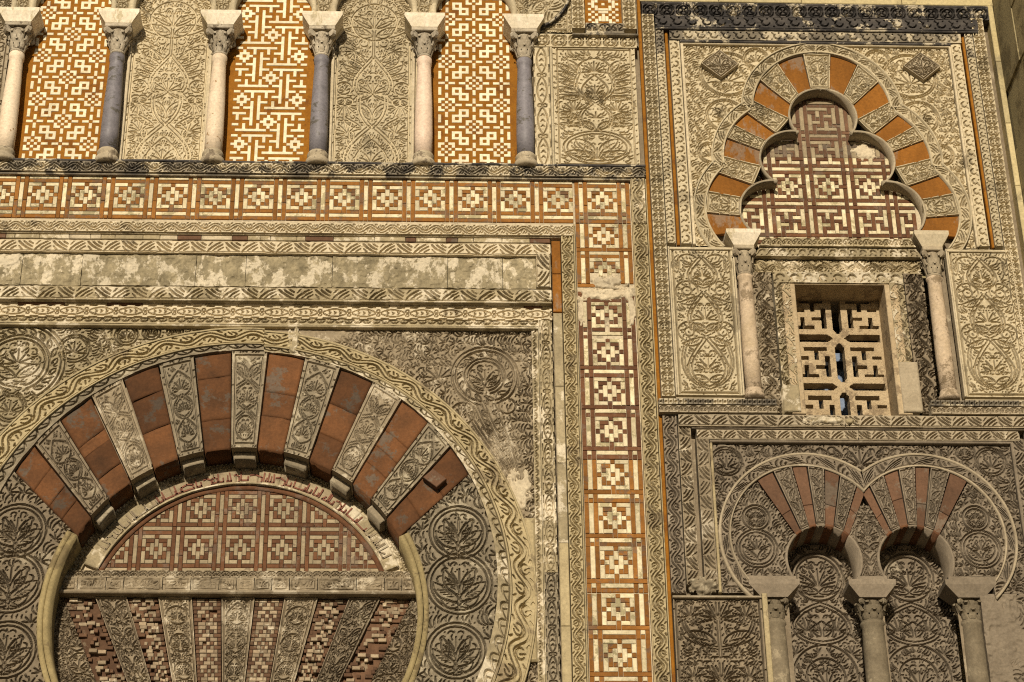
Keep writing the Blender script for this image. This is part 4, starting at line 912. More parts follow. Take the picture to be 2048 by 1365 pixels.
for nm_ in REST:
    V = []; Fc = []
    for bx_ in REST[nm_]:
        me = boxmesh('x', *bx_); b = len(V); V += [tuple(v.co) for v in me.vertices]; Fc += [tuple(i + b for i in p.vertices) for p in me.polygons]; bpy.data.meshes.remove(me)
    if V: put('small_bricks', mesh('small_bricks', V, Fc), LINTC if nm_ == 'tile' else LINTB, fa)['kind'] = 'stuff'
# curved carved slivers at both ends of the flat arch
for sg in (-1, 1):
    x0, x1 = (-2.60, -2.25) if sg < 0 else (-.90, -.545); c = Cv(x1 - x0, 6.206 - 5.4, None, x0, 5.4); m = (-2.47 if sg < 0 else -.675)
    for z, R in ((6.0, .026), (5.93, .045), (5.81, .062), (5.66, .085), (5.48, .09), (5.3, .09)):
        mm = -1.572 + sg * (abs(-2.47 + 1.572) - (6.0 - z) * .18); c.ring((mm, z), R, .009); c.palm((mm, z - R * .7), pi / 2, R * 1.3, 5, 2.0, .009, dots=False)
    c.fill(.035, 6, None, .008); i = 0 if sg < 0 else 11
    field('carved_sliver', fa, BROWN, c, lambda X, Z: ((X < -1.572 + BOTX[0] + (TOPX[0] - BOTX[0]) * (Z - zb_) / (zt_ - zb_) + .004) if sg < 0 else (X > -1.572 + BOTX[11] + (TOPX[11] - BOTX[11]) * (Z - zb_) / (zt_ - zb_) - .004)) & (np.hypot(X - C0[0], Z - C0[1]) < R0 + .03), YT - .01, .015, seed=270 + sg)
bar('dark_back', fa, LINTB, -2.6, -.54, YT + .06, YT + .12, 5.05, 6.21, 0)

# ------------------------------------------------------------------ the cusped-arch window frame, top right
def mir(x): return 2 * AX - x
zfb = 8.478                       # foot of the inner bands
fr = thing('arch_surround', 'rectangular carved frame with soot-black top round the cusped arch', 'frame', (AX, 0, zfb))
XA, XB_, XO, XC = (.888, .966), (.974, 1.024), (1.031, 1.050), (1.060, 1.125)
hstrip('outer_band', fr, CRUST, XA[0], 3.196, 10.270, 10.368, 'circ', -.035, .018, worn=.2, seed=300)
hstrip('middle_band', fr, CRUST, XA[1] + .004, mir(XA[1]) + .03, 10.180, 10.266, 'csc', -.045, .018, worn=.2, seed=301, flip=True)
bar('ledge', fr, CRUST, .97, mir(.97) + .03, -.05, .02, 10.163, 10.178, .006); bar('soot_cap', fr, CRUST, .885, 3.20, -.04, .02, 10.370, 10.388, .008)
bar('rose_fillet', fr, VOUSSP, 1.028, mir(1.028), -.022, .02, 10.150, 10.161)
hstrip('inner_band', fr, SOOT, 1.060, mir(1.06), 10.076, 10.148, 'csc', -.034, .016, seed=302, flip=True)
bar('ledge', fr, CRUST, 1.126, mir(1.126), -.032, .02, 10.058, 10.074, .005); bar('fillet', fr, CREAMST, 1.128, mir(1.128), -.02, .02, 10.040, 10.056)
RSH = dict()
for sg in (-1, 1):
    def XX(a): return a if sg < 0 else tuple(sorted((mir(a[0]) + .002, mir(a[1]) + .002)))
    off = .07 if sg > 0 else 0
    vstrip('outer_band', fr, STUCCO, *XX(XA) , 7.405, 10.25, 'circ', -.04, .016, seed=303 + sg, flip=sg > 0)
    vstrip('middle_band', fr, SOOT, *XX(XB_), 9.93, 10.140, 'csc', -.036, .016, seed=315 + sg, flip=sg > 0); vstrip('middle_band', fr, STUCCO, *XX(XB_), zfb, 9.928, 'csc', -.036, .016, seed=305 + sg, flip=sg > 0); vstrip('inner_band', fr, STUCCO, *XX(XC), zfb, 10.04, 'csc', -.03, .016, seed=307 + sg, flip=sg > 0)
    bar('ochre_line', fr, OCHRE, *XX(XO), -.012, .02, zfb, 10.14); bar('fillet', fr, CREAMST, *XX((1.129, 1.147)), -.022, .02, zfb, 10.026)
xr_end = mir(XA[0])
ca = thing('cusped_arch', 'five-lobed arch of orange brick and carved wedges above the lattice window', 'arch', (AX, 0, 8.47))
OUT = [((AX, 9.521), .4486), ((AX - .212, 9.13), .452), ((AX + .212, 9.13), .452), ((AX - .365, 8.746), .435), ((AX + .365, 8.746), .435)]
def pol(c, r, d): return (c[0] + r * cos(d * D2R), c[1] + r * sin(d * D2R))
def hit(c, r, o, d):
    """point on circle (c,r) in direction d from o"""
    e = np.array((cos(d * D2R), sin(d * D2R))); f = np.array(o) - c; b = f @ e; return tuple(np.array(o) + e * (-b + sqrt(b * b - f @ f + r * r)))
def bilin(a, b, c, d): 
    a, b, c, d = map(np.array, (a, b, c, d))
    return lambda u, v: tuple((a[k] * (1 - u) * (1 - v) + b[k] * u * (1 - v) + c[k] * u * v + d[k] * (1 - u) * v) for k in (0, 1))
def design_lob(w, h, kind=0):
    c = Cv(w, h, w / 2); m = w / 2; c.border(.008, .010)
    if kind == 0: c.ring((m, h * .62), min(w * .3, h * .25), .009); c.palm((m, h * .45), pi / 2, h * .36, 7, 2.2, .009); c.leaf((m - .005, h * .1), pi / 2 + .5, h * .35, w * .12, .2, .009, 3)
    else: c.line(arc((m, h * .5), (w * .36, h * .36), 0, 2 * pi, 20), .009, 1, 1); c.palm((m, h * .2), pi / 2, h * .5, 7, 2.0, .009)
    c.fill(.03, 4 + kind, lambda x, z: pi / 2 + .8, .008); return c.a
cutL = [design_lob(.15, .26, 0), design_lob(.14, .23, 1)]
YL = .085
def wedge(oc, orad, lc, i0, i1, o0, o1, carved, k=0):
    """i0,i1 inner angles (left edge first), o0,o1 outer angles, seen from the lobe centre"""
    A, B = pol(lc, .222, i0), pol(lc, .222, i1); Cc, Dd = hit(oc, orad, lc, o1), hit(oc, orad, lc, o0)
    if carved: patch('carved_wedge', ca, STUCCO, bilin(A, B, Cc, Dd), .14, .24, cutL[k], -.014, .013, .02, seed=320 + int(i0) % 50)
    else:
        mid = [hit(oc, orad, lc, o1 + (o0 - o1) * q) for q in (0, .33, .67, 1)]
        put('brick', prism('brick', [A, B] + mid, .002, .03, .004), VOUSSO, ca)
T0 = LOBES[0][0]
for i0, i1, o0, o1, cv_ in ((106, 74, 100.2, 79.8, 1), (74, 49, 79.2, 58.2, 0), (49, 24, 57.6, 35.8, 1), (24, -5, 35.2, 15.2, 0), (131, 106, 121.8, 100.8, 0), (156, 131, 144.2, 122.4, 1), (185, 156, 164.8, 144.8, 0)):
    wedge(*OUT[0], T0, i0, i1, o0, o1, cv_, 0)
for sg in (1, -1):
    lc, oc = LOBES[2 if sg > 0 else 1][0], OUT[2 if sg > 0 else 1]; f = (lambda a: a) if sg > 0 else (lambda a: 180 - a)
    for i0, i1, o0, o1, cv_ in ((61.7, 38.5, 51.5, 35.8, 0), (38.5, 17.2, 35.2, 20.8, 1), (17.2, -13.3, 20.2, 2.5, 0)):
        a = (f(i0), f(i1), f(o0), f(o1)); wedge(*oc, lc, *(a if sg > 0 else (a[1], a[0], a[3], a[2])), cv_, 1)
    lb, ob = LOBES[4 if sg > 0 else 3][0], OUT[4 if sg > 0 else 3]
    for i0, i1, o0, o1, cv_ in ((55, 23.3, 38.5, 18.6, 0), (23.3, -12.2, 18, -3.2, 1), (-12.2, -43.5, -3.8, -25, 0)):
        a = (f(i0), f(i1), f(o0), f(o1)); wedge(*ob, lb, *(a if sg > 0 else (a[1], a[0], a[3], a[2])), cv_, 1)
    # junction wedges
    for (p, q, r_, s_) in ((pol(T0, .222, f(-6)), hit(OUT[0][0], OUT[0][1], T0, f(14.6)), hit(*oc, lc, f(52)), pol(lc, .222, f(63))), (pol(lc, .222, f(-14.5)), hit(*oc, lc, f(1.8)), hit(*ob, lb, f(39)), pol(lb, .222, f(56.5)))):
        M = bilin(p, s_, r_, q) if sg < 0 else bilin(s_, p, q, r_)
        patch('carved_wedge', ca, STUCCO, M, .15, .26, cutL[0], -.014, .013, .02, seed=340)
# lobed rims with their soffits, and the carved ring outside
def isect(c0, r0, c1, r1, up=True):
    d = np.subtract(c1, c0); L = hypot(*d); a = (r0 * r0 - r1 * r1 + L * L) / (2 * L); h = sqrt(max(r0 * r0 - a * a, 0)); m = np.array(c0) + d * a / L; n = np.array((-d[1], d[0])) / L
    p = [m + n * h, m - n * h]; return p
def outer(c0, r0, c1, r1):
    p = isect(c0, r0, c1, r1); return max(p, key=lambda q: abs(q[0] - AX)) if abs(p[0][0] - AX) != abs(p[1][0] - AX) else p[0]
def inner_(c0, r0, c1, r1):
    p = isect(c0, r0, c1, r1); return p
def angof(c, p): return atan2(p[1] - c[1], p[0] - c[0])
rim = lambda c, r0, r1, a0, a1, y, lb, m, nm: patch(nm, ca, m, ringM(c, r0, c, r1, a0, a1), abs(a1 - a0) * r1, r1 - r0, None, y, 0, .02, loback=lb, seed=6)
for sg in (1, -1):
    t0, m0, b0 = LOBES[0], LOBES[2 if sg > 0 else 1], LOBES[4 if sg > 0 else 3]
    q1 = outer(*t0, *m0); q2 = outer(*m0, *b0)
    aT = angof(t0[0], q1); aM0 = angof(m0[0], q1); aM1 = angof(m0[0], q2); aB0 = angof(b0[0], q2); aB1 = -52 * D2R if sg > 0 else pi + 52 * D2R
    def span(c, r, a0, a1, m):   # a0 upper, a1 lower, on side sg
        if sg < 0:
            a0, a1 = (a0 % (2 * pi)), (a1 % (2 * pi))
            rim(c, r, r + .0125, a1, a0, -.011, YL, m, 'lobe_rim')
        else: rim(c, r, r + .0125, a0, a1, -.011, YL, m, 'lobe_rim')
    span(*t0, pi / 2, aT, STUCCO2); span(*m0, aM0, aM1, STUCCO2); span(*b0, aB0, aB1, STUCCO2)
    # outer ring
    T_, Mx, Bx = OUT[0], OUT[2 if sg > 0 else 1], OUT[4 if sg > 0 else 3]; g1 = .008; w = .066
    e1 = outer(T_[0], T_[1] + .04, Mx[0], Mx[1] + .04); e2 = outer(Mx[0], Mx[1] + .04, Bx[0], Bx[1] + .04)
    for (c_, r_), a0, a1 in ((T_, pi / 2, angof(T_[0], e1)), (Mx, angof(Mx[0], e1), angof(Mx[0], e2)), (Bx, angof(Bx[0], e2), (-40 * D2R if sg > 0 else pi + 40 * D2R))):
        if sg < 0: a0, a1 = a1 % (2 * pi), a0 % (2 * pi)
        Ls = abs(a1 - a0) * r_
        rstrip('leaf_ring', ca, STUCCO, ringM(c_, r_ + g1, c_, r_ + w, a0, a1), w - g1, Ls, 'zig', -.02, .016, worn=.15, seed=345)
        rim(c_, r_ + w + .002, r_ + w + .010, a0, a1, -.026, None, STUCCO, 'ring_fillet'); rim(c_, r_ - .003, r_ + g1 - .001, a0, a1, -.024, None, STUCCO, 'ring_fillet')
# its spandrels
for sg in (-1, 1):
    x0, x1 = (1.148, AX) if sg < 0 else (AX, mir(1.148)); c = Cv(x1 - x0, 10.04 - zfb, None, x0, zfb); s_ = -sg
    X = lambda d: AX + sg * d
    for d, z, R in ((.60, 9.80, .17), (.63, 9.47, .12), (.74, 9.18, .075), (.735, 8.97, .06), (.40, 9.93, .075), (.62, 9.30, .07)):
        c.stem(arc((X(d), z), R, 0, 2 * pi, 30), .014, .009, 1, 1); c.palm((X(d), z - R * .6), pi / 2, R * 1.25, 7, 2.3, .009)
    for k in range(8): a = k * pi / 4; c.leaf((X(.63) + .03 * cos(a), 9.47 + .03 * sin(a)), a, .05, .016, .1, .008, 1)
    c.fill(.05, 51 + sg, lambda x, z: pi / 2 + sg * .8, .0085)
    sp_ = thing('carved_spandrel', 'carved vine spandrel with a raised lozenge, %s of the cusped arch' % ('left' if sg < 0 else 'right'), 'spandrel', (X(.6), 0, zfb), 'spandrels of the cusped arch')
    def mk(Xg, Zg):
        k = np.ones_like(Xg, bool)
        for (c_, r_) in OUT: k &= np.hypot(Xg - c_[0], Zg - c_[1]) > r_ + .03
        return k & ((Zg > 8.75) | (abs(Xg - AX) > .6))
    field('relief', sp_, STUCCO, c, mk, .0, .015, seed=350 + sg)
    # lozenge boss
    oc = W(1439, 133) if sg < 0 else W(1842, 138); cd = Cv(.21, .21); cd.border(.008, .012); cd.palm((.06, .06), pi / 4, .14, 7, 2.0, .010); cd.leaf((.06, .06), pi / 4 + 1.0, .1, .03, .2, .009, 2); cd.leaf((.06, .06), pi / 4 - 1.0, .1, .03, -.2, .009, 2); cd.fill(.035, 3, None, .008)
    hw, hh = .122, .112
    patch('lozenge', sp_, STUCCO2, bilin((oc[0], oc[1] - hh), (oc[0] + hw, oc[1]), (oc[0], oc[1] + hh), (oc[0] - hw, oc[1])), .21, .21, cd.a, -.034, .012, .02, seed=355)
# mosaic inside the cusped arch
cm = thing('brick_mosaic', 'cream and brown brick mosaic of meanders and squares filling the cusped arch', 'mosaic', (AX, YL, 8.53))
mx_, mz_ = AX + .012, 8.985      # centre of the square in the middle row
def lob_in(x, z):
    return (any(hypot(x - c[0], z - c[1]) < r + .025 for c, r in LOBES) or (abs(x - AX) < .40 and 8.53 < z < 9.05) or (abs(x - AX) < .2 and 8.9 < z < 9.3)) and z > 8.535 and abs(x - AX) < .55
U, V_ = np.meshgrid(np.linspace(AX - .62, AX + .62, 260), np.linspace(8.5, 9.72, 260)); mk = np.zeros_like(U, bool)
for c_, r_ in LOBES: mk |= np.hypot(U - c_[0], V_ - c_[1]) < r_ + .03
mk |= (abs(U - AX) < .42) & (V_ < 9.1); mk &= V_ > 8.52
patch('mortar_bed', cm, PLASTER, rectM(AX - .62, AX + .62, 8.5, 9.72), 1, 1, np.zeros(U.shape, np.float32), YL + .009, 0, mask=mk)
def lobcell(c, r): return medcell(c, r, MED if -3 <= r - 0 < 8 else PIN)
def faded(x, z): return noise2(8, 8, 2, 3)[int((z - 8.4) * 5) % 8, int((x - 1.4) * 6) % 8] > .72 or (z > 9.2)
mosaic(cm, lobcell, -22, 30, -30, 20, mx_ - 3.5 * .0262, mz_ + 3.5 * .0262, .0262, .0262, YL, CREAMD, REDBR, inside=lambda x, z: lob_in(x, z) and (z < 9.2), ground=False, seed=90, jit=.002)
mosaic(cm, lobcell, -22, 30, -30, 0, mx_ - 3.5 * .0262, mz_ + 3.5 * .0262, .0262, .0262, YL + .001, TYMC, VOUSSP, inside=lambda x, z: lob_in(x, z) and (z >= 9.2), ground=False, seed=91, jit=.002)
lump('plaster_patch', cm, PLASTER, AX + .19, AX + .35, 9.17, 9.31, YL - .002, 95, .006)

# side panels and small columns beside the window
def panelC():
    w, h = .40, 1.05; c = Cv(w, h, w / 2); m = w / 2; c.border(.010, .018)
    for zb, z1, hw in ((.05, .40, .115), (.42, .72, .10), (.76, .98, .085)):
        c.ogee(m, hw, zb, z1, .010, .020, .5); H = z1 - zb; c.palm((m, zb + H * .28), pi / 2, H * .42, 7, 2.3, .010); c.leaf((m, zb + H * .12), pi / 2 + 1.05, hw * .9, .028, .15, .009, 3)
        if zb < .1: c.leaf((m, zb + H * .3), pi / 2 + .6, .1, .03, .2, .010, 3)
    for z in (.44, .73):
        o = (m - .105, z); c.line(arc(o, .07, -.2, 4.2, 16), .010, .5, .5); c.ring(o, .03, .009)
        for k in range(7): a = k * 2 * pi / 7; c.line([np.array(o) + .035 * np.array((cos(a), sin(a))), np.array(o) + .055 * np.array((cos(a + .3), sin(a + .3)))], .010, .3, .9)
        c.leaf((m - .02, z - .04), pi + .5, .14, .03, -.2, .009, 4)
    c.stem(bez((m, .05), (m - .2, .1), (m - .16, .28), (m - .12, .38), 12), .016, .009)
    c.line(bez((m - .16, .9), (m - .17, 1.0), (m - .08, 1.02), (m - .03, .97), 10), .010); c.leaf((m - .16, .86), pi / 2 + .1, .13, .03, -.2, .009, 3)
    c.fill(.055, 17, lambda x, z: pi / 2 + 1.0, .0085); return c
cC = panelC()
for sg in (-1, 1):
    x0, x1 = (.968, 1.378) if sg < 0 else (mir(1.35), mir(.94)); z0, z1 = 7.408, 8.462
    p = thing('stone_carving', 'upright carved panel of three linked palmette ogees, %s of the lattice window' % ('left' if sg < 0 else 'right'), 'carved panel', ((x0 + x1) / 2, 0, z0), 'carved panels beside the window')
    patch('relief', p, STUCCO if sg > 0 else STUCCO, rectM(x0 + .012, x1 - .012, z0 + .01, z1 - .01), .4, 1.05, cC.a, -.028, .016, .02, seed=360 + sg)
    for a, b, c_, d in ((x0, x1, z1 - .008, z1), (x0, x1, z0, z0 + .008), (x0, x0 + .010, z0 + .009, z1 - .009), (x1 - .010, x1, z0 + .009, z1 - .009)): bar('fillet', p, CREAMST, a, b, -.036, .02, c_, d)
    if sg < 0: a_, b_ = .860, 1.562
    else: a_, b_ = 2.480, xb
    st = thing('string_course', 'short projecting moulding under the carved panel %s of the window' % ('left' if sg < 0 else 'right'), 'moulding', ((a_ + b_) / 2, 0, 7.315), 'mouldings under the window panels')
    hstrip('bead_row', st, SOOT, a_, b_, 7.372, 7.408, 'bead', -.06, .014, seed=365); hstrip('leaf_row', st, STUCCO2, a_, b_, 7.318, 7.364, 'leafrow', -.06, .014, seed=366)
    cxx = 1.437 if sg < 0 else mir(1.437)
    cl = thing('column', 'worn rose-stained column %s of the lattice window' % ('left' if sg < 0 else 'right'), 'column', (cxx, 0, 7.405), 'columns flanking the window')
    put('base', lathe('base', [(.062, 0), (.064, .02), (.055, .03), (.055, .045), (.05, .06)]), SHAFTW, cl, (cxx, -.005, 7.405)); put('shaft', lathe('shaft', [(.05, .055), (.051, .3), (.047, .6), (.0435, .82), (.05, .83), (.05, .845)]), SHAFTW, cl, (cxx, -.005, 7.405))
    capital(cl, .20, .042, .062, mat('worn_capital', (.27, .22, .15), (.38, .32, .22)), (cxx, -.005, 8.25))
    put('impost', frustum('impost', .12, .215, .10, .16, .105), IMPST if sg < 0 else CREAMST, cl, (cxx + (.04 if sg < 0 else -.04) * 0, -.005, 8.449))

# lattice window
wf = thing('window', 'window with pierced stone lattice in a weathered carved surround', 'window', (AX, 0, 7.31))
c = Cv(1.04, .10); 
def trapM(x0, x1, z0, z1, i): return lambda u, v: (x0 + i * (v if True else 0) + (x1 - x0 - 2 * i * v) * u, z0 + (z1 - z0) * v)
a = stripcut('leafrow', .055, 1.0).T; patch('head_moulding', wf, WORN, trapM(1.535, 2.515, 8.455, 8.510, .03), 1, .055, a, -.05, .014, .1, worn=.2, seed=370)
a = stripcut('csc', .055, 1.0).T; patch('head_moulding', wf, WORN, trapM(1.505, 2.545, 8.392, 8.452, .03), 1, .055, a, -.03, .014, .1, worn=.2, seed=371)
def worn_design(w, h, seed):
    c = Cv(w, h); z = 0.05; k = 0
    while z < h:
        c.leaf((w * .15, z), .7 if k % 2 else 2.3, w * .8, w * .18, .2, .011, 3) if k % 2 else c.leaf((w * .85, z), 2.4, w * .8, w * .18, -.2, .011, 3)
        z += w * .55; k += 1
    c.fill(.05, seed, None, .009); return c.a
patch('outer_surround', wf, WORN, rectM(1.485, 2.54, 8.295, 8.385), 1.05, .09, worn_design(.09, 1.05, 3).T, .006, .017, .1, worn=.5, seed=372)
for x0, x1, sd in ((1.485, 1.603, 4), (2.425, 2.545, 5)): patch('outer_surround', wf, BROWNW if sd == 4 else BROWN, rectM(x0, x1, 7.322, 8.293), .12, .97, worn_design(.12, .97, sd), .006, .02, .1, worn=.45 if sd == 4 else .1, seed=370 + sd)
patch('inner_surround', wf, WORN, rectM(1.612, 2.415, 8.213, 8.290), .8, .08, stripcut('csc', .078, .8).T, -.012, .016, .1, worn=.35, seed=376)
patch('inner_surround', wf, WORN, rectM(1.612, 1.712, 7.50, 8.211), .1, .71, worn_design(.1, .71, 6), -.012, .018, .23, worn=.3, seed=377); patch('inner_surround', wf, WORN, rectM(1.612, 1.712, 7.322, 7.498), .1, .17, None, -.012, 0, .23, worn=.3, seed=378)
patch('inner_surround', wf, WORN, rectM(2.325, 2.415, 7.66, 8.211), .1, .55, worn_design(.09, .55, 7), -.012, .018, .23, worn=.3, seed=379); patch('inner_surround', wf, STUCCO2, rectM(2.325, 2.44, 7.322, 7.658), .1, .33, None, -.016, 0, .23, seed=380)
YW = .20
bar('head_reveal', wf, LATT, 1.714, 2.324, -.002, .34, 8.206, 8.26); bar('side_reveal', wf, LATT, 1.66, 1.742, -.004, .34, 7.31, 8.21); bar('side_reveal', wf, LATT, 2.296, 2.38, -.004, .34, 7.31, 8.21)
def lattice():
    w, h = .565, .95; d = .0045; nx_, nz_ = int(w / d), int(h / d); m = np.ones((nz_, nx_), bool); XX_, ZZ = np.meshgrid((np.arange(nx_) + .5) / nx_, (np.arange(nz_) + .5) * d)
    T = h - ZZ     # metres from top
    kx = lambda q: .035 + q / 735 * .93; ky = lambda q: (q - 240) * .000805
    def hole(a, b, c_, e): nonlocal m; m &= ~((XX_ > kx(a)) & (XX_ < kx(b)) & (T > ky(c_)) & (T < ky(e)))
    H1 = [(55, 258, 300, 336), (142, 182, 330, 410), (5, 90, 378, 412), (230, 275, 378, 560), (150, 235, 458, 488), (2, 170, 533, 563), (48, 86, 458, 540)]
    H2 = [(460, 668, 300, 336), (552, 590, 330, 410), (640, 725, 378, 406), (463, 510, 378, 556), (505, 592, 458, 488), (560, 733, 533, 560), (645, 682, 458, 540)]
    for k in range(3):
        o = k * 421
        for (a, b, c_, e) in H1 + H2: hole(a, b, c_ + o, e + o)
        cxk = (kx(325) + kx(410)) / 2; hw = (kx(410) - kx(325)) / 2; t0, t1 = ky(268 + o), ky(605 + o)
        taper = np.clip(np.minimum(T - t0, t1 - T) / .03, 0, 1); m &= ~((T > t0) & (T < t1) & (abs(XX_ - cxk) < hw * (.25 + .75 * taper)))
        zz0, zz1 = ky(612 + o), ky(676 + o); mid = (zz0 + zz1) / 2; cut = abs(T - mid) / (zz1 - zz0) * 2 * .06
        m &= ~((T > zz0) & (T < zz1) & (XX_ > kx(5)) & (XX_ < kx(322) - cut)); m &= ~((T > zz0) & (T < zz1) & (XX_ > kx(412) + cut) & (XX_ < kx(733)))
    x0 = AX - .002 - w / 2 + .005; z0 = 7.315; V = {}; vs_ = []; Fc = []
    rz_ = np.random.RandomState(4)
    def vid(i, j, y):
        k = (i, j, y)
        if k not in V: V[k] = len(vs_); vs_.append((x0 + i * d + rz_.uniform(-.001, .001), (YW if y == 0 else YW + .075) + rz_.uniform(-.0015, .0015), z0 + j * d + rz_.uniform(-.001, .001)))
        return V[k]
    for j in range(nz_):
        for i in range(nx_):
            if not m[j, i]: continue
            Fc.append((vid(i, j, 0), vid(i + 1, j, 0), vid(i + 1, j + 1, 0), vid(i, j + 1, 0)))
            for di, dj, (a, b) in ((-1, 0, ((i, j), (i, j + 1))), (1, 0, ((i + 1, j + 1), (i + 1, j))), (0, -1, ((i + 1, j), (i, j))), (0, 1, ((i, j + 1), (i + 1, j + 1)))):
                ii, jj = i + di, j + dj
                if not (0 <= ii < nx_ and 0 <= jj < nz_) or not m[jj, ii]: Fc.append((vid(*a, 0), vid(*b, 0), vid(*b, 1), vid(*a, 1)))
    return mesh('lattice', vs_, Fc)
put('lattice', lattice(), LATT, wf)
sh = bar('gleam_panel', wf, GLEAM, 1.66, 2.39, .46, .50, 7.25, 7.98, 0)  # added blue panel; the gleam behind the lattice is put into its colour
for x in (1.74, 1.86, 2.01, 2.13, 2.24): bar('sash_bar', sh, DARKIN, x, x + .03, .44, .46, 7.26, 7.97, 0)
bar('sash_bar', sh, DARKIN, 1.67, 2.38, .42, .438, 7.86, 7.90, 0)
bar('room_shade_sheet', wf, DARKIN, 1.6, 2.45, .76, .8, 7.0, 8.5, 0)  # near-black sheet; the unlit room's darkness is put into its colour

# ------------------------------------------------------------------ twin horseshoe arches, bottom right
AXT = 2.035; XE = xb - .001
t = thing('vine_border', 'short dusky vine-scroll strip left of the twin arches', 'border', (.925, 0, 6.15)); vstrip('vine_scroll', t, TWIN, .885, .966, 6.155, 7.30, 'vine', -.03, .016, seed=400)
t = thing('leaf_moulding', 'upper acanthus-leaf moulding with a chipped middle below the lattice window', 'moulding', (2, 0, 7.227))
hstrip('leaf_strip', t, STUCCO2, .973, 1.96, 7.230, 7.306, 'zig', -.05, .018, seed=401, worn=.15); hstrip('leaf_strip', t, STUCCO2, 1.962, XE, 7.230, 7.306, 'zig', -.05, .018, seed=402, flip=True); vstrip('leaf_strip', t, BROWNW, .975, 1.048, 6.21, 7.227, 'zig', -.035, .018, worn=.45, seed=403)
lump('chipped_edge', t, WORN, 1.74, 2.02, 7.222, 7.262, -.058, 97, .016); bar('fillet', t, TWIN, 1.05, XE, -.03, .02, 7.212, 7.228)
t = thing('leaf_moulding', 'lower acanthus-leaf moulding framing the twin arches', 'moulding', (2, 0, 7.14))
hstrip('leaf_strip', t, STUCCO2, 1.078, AXT - .002, 7.142, 7.206, 'zig', -.035, .016, seed=404); hstrip('leaf_strip', t, STUCCO2, AXT, 2.99, 7.142, 7.206, 'zig', -.035, .016, seed=405, flip=True); vstrip('leaf_strip', t, BROWNW, 1.078, 1.150, 6.21, 7.139, 'zig', -.03, .018, worn=.4, seed=406); vstrip('leaf_strip', t, TWIN, 2.955, 3.025, 6.0, 7.139, 'zig', -.03, .018, seed=407)
bar('fillet', t, TWIN, 1.152, 2.953, -.022, .02, 7.122, 7.139); bar('fillet', t, TWIN, 2.935, 2.952, -.022, .02, 6.0, 7.12); bar('fillet', t, YELLOW, 1.152, 1.168, -.016, .02, 6.165, 7.12); bar('edge_pier', t, TWIN, 3.028, XE, -.02, .02, 4.95, 7.20)
ta = thing('twin_arch', 'pair of small horseshoe arches with faded red and carved wedges', 'arch', (AXT, 0, 6.15))
INA = [104 + 30, 123, 108.6, 97.2, 83.7, 70.4, 55, 44]; OUA = [127.4, 113, 97.8, 86.3, 73.1, 60.8, 46, 37.5]
dI, zI, rI = .347, 6.515, .446; dO, zO, rO = .331, 6.514, .532
def design_tv(w, h):
    c = Cv(w, h, None); m = w / 2; c.border(.007, .010)
    for k in range(5): z = .03 + k * h * .19; c.leaf((m * (1.3 if k % 2 else .7), z), pi / 2 + (.45 if k % 2 else -.45), h * .22, w * .2, .25 if k % 2 else -.25, .009, 3)
    c.fill(.03, 6, None, .008); return c.a
cTV = design_tv(.09, .34)
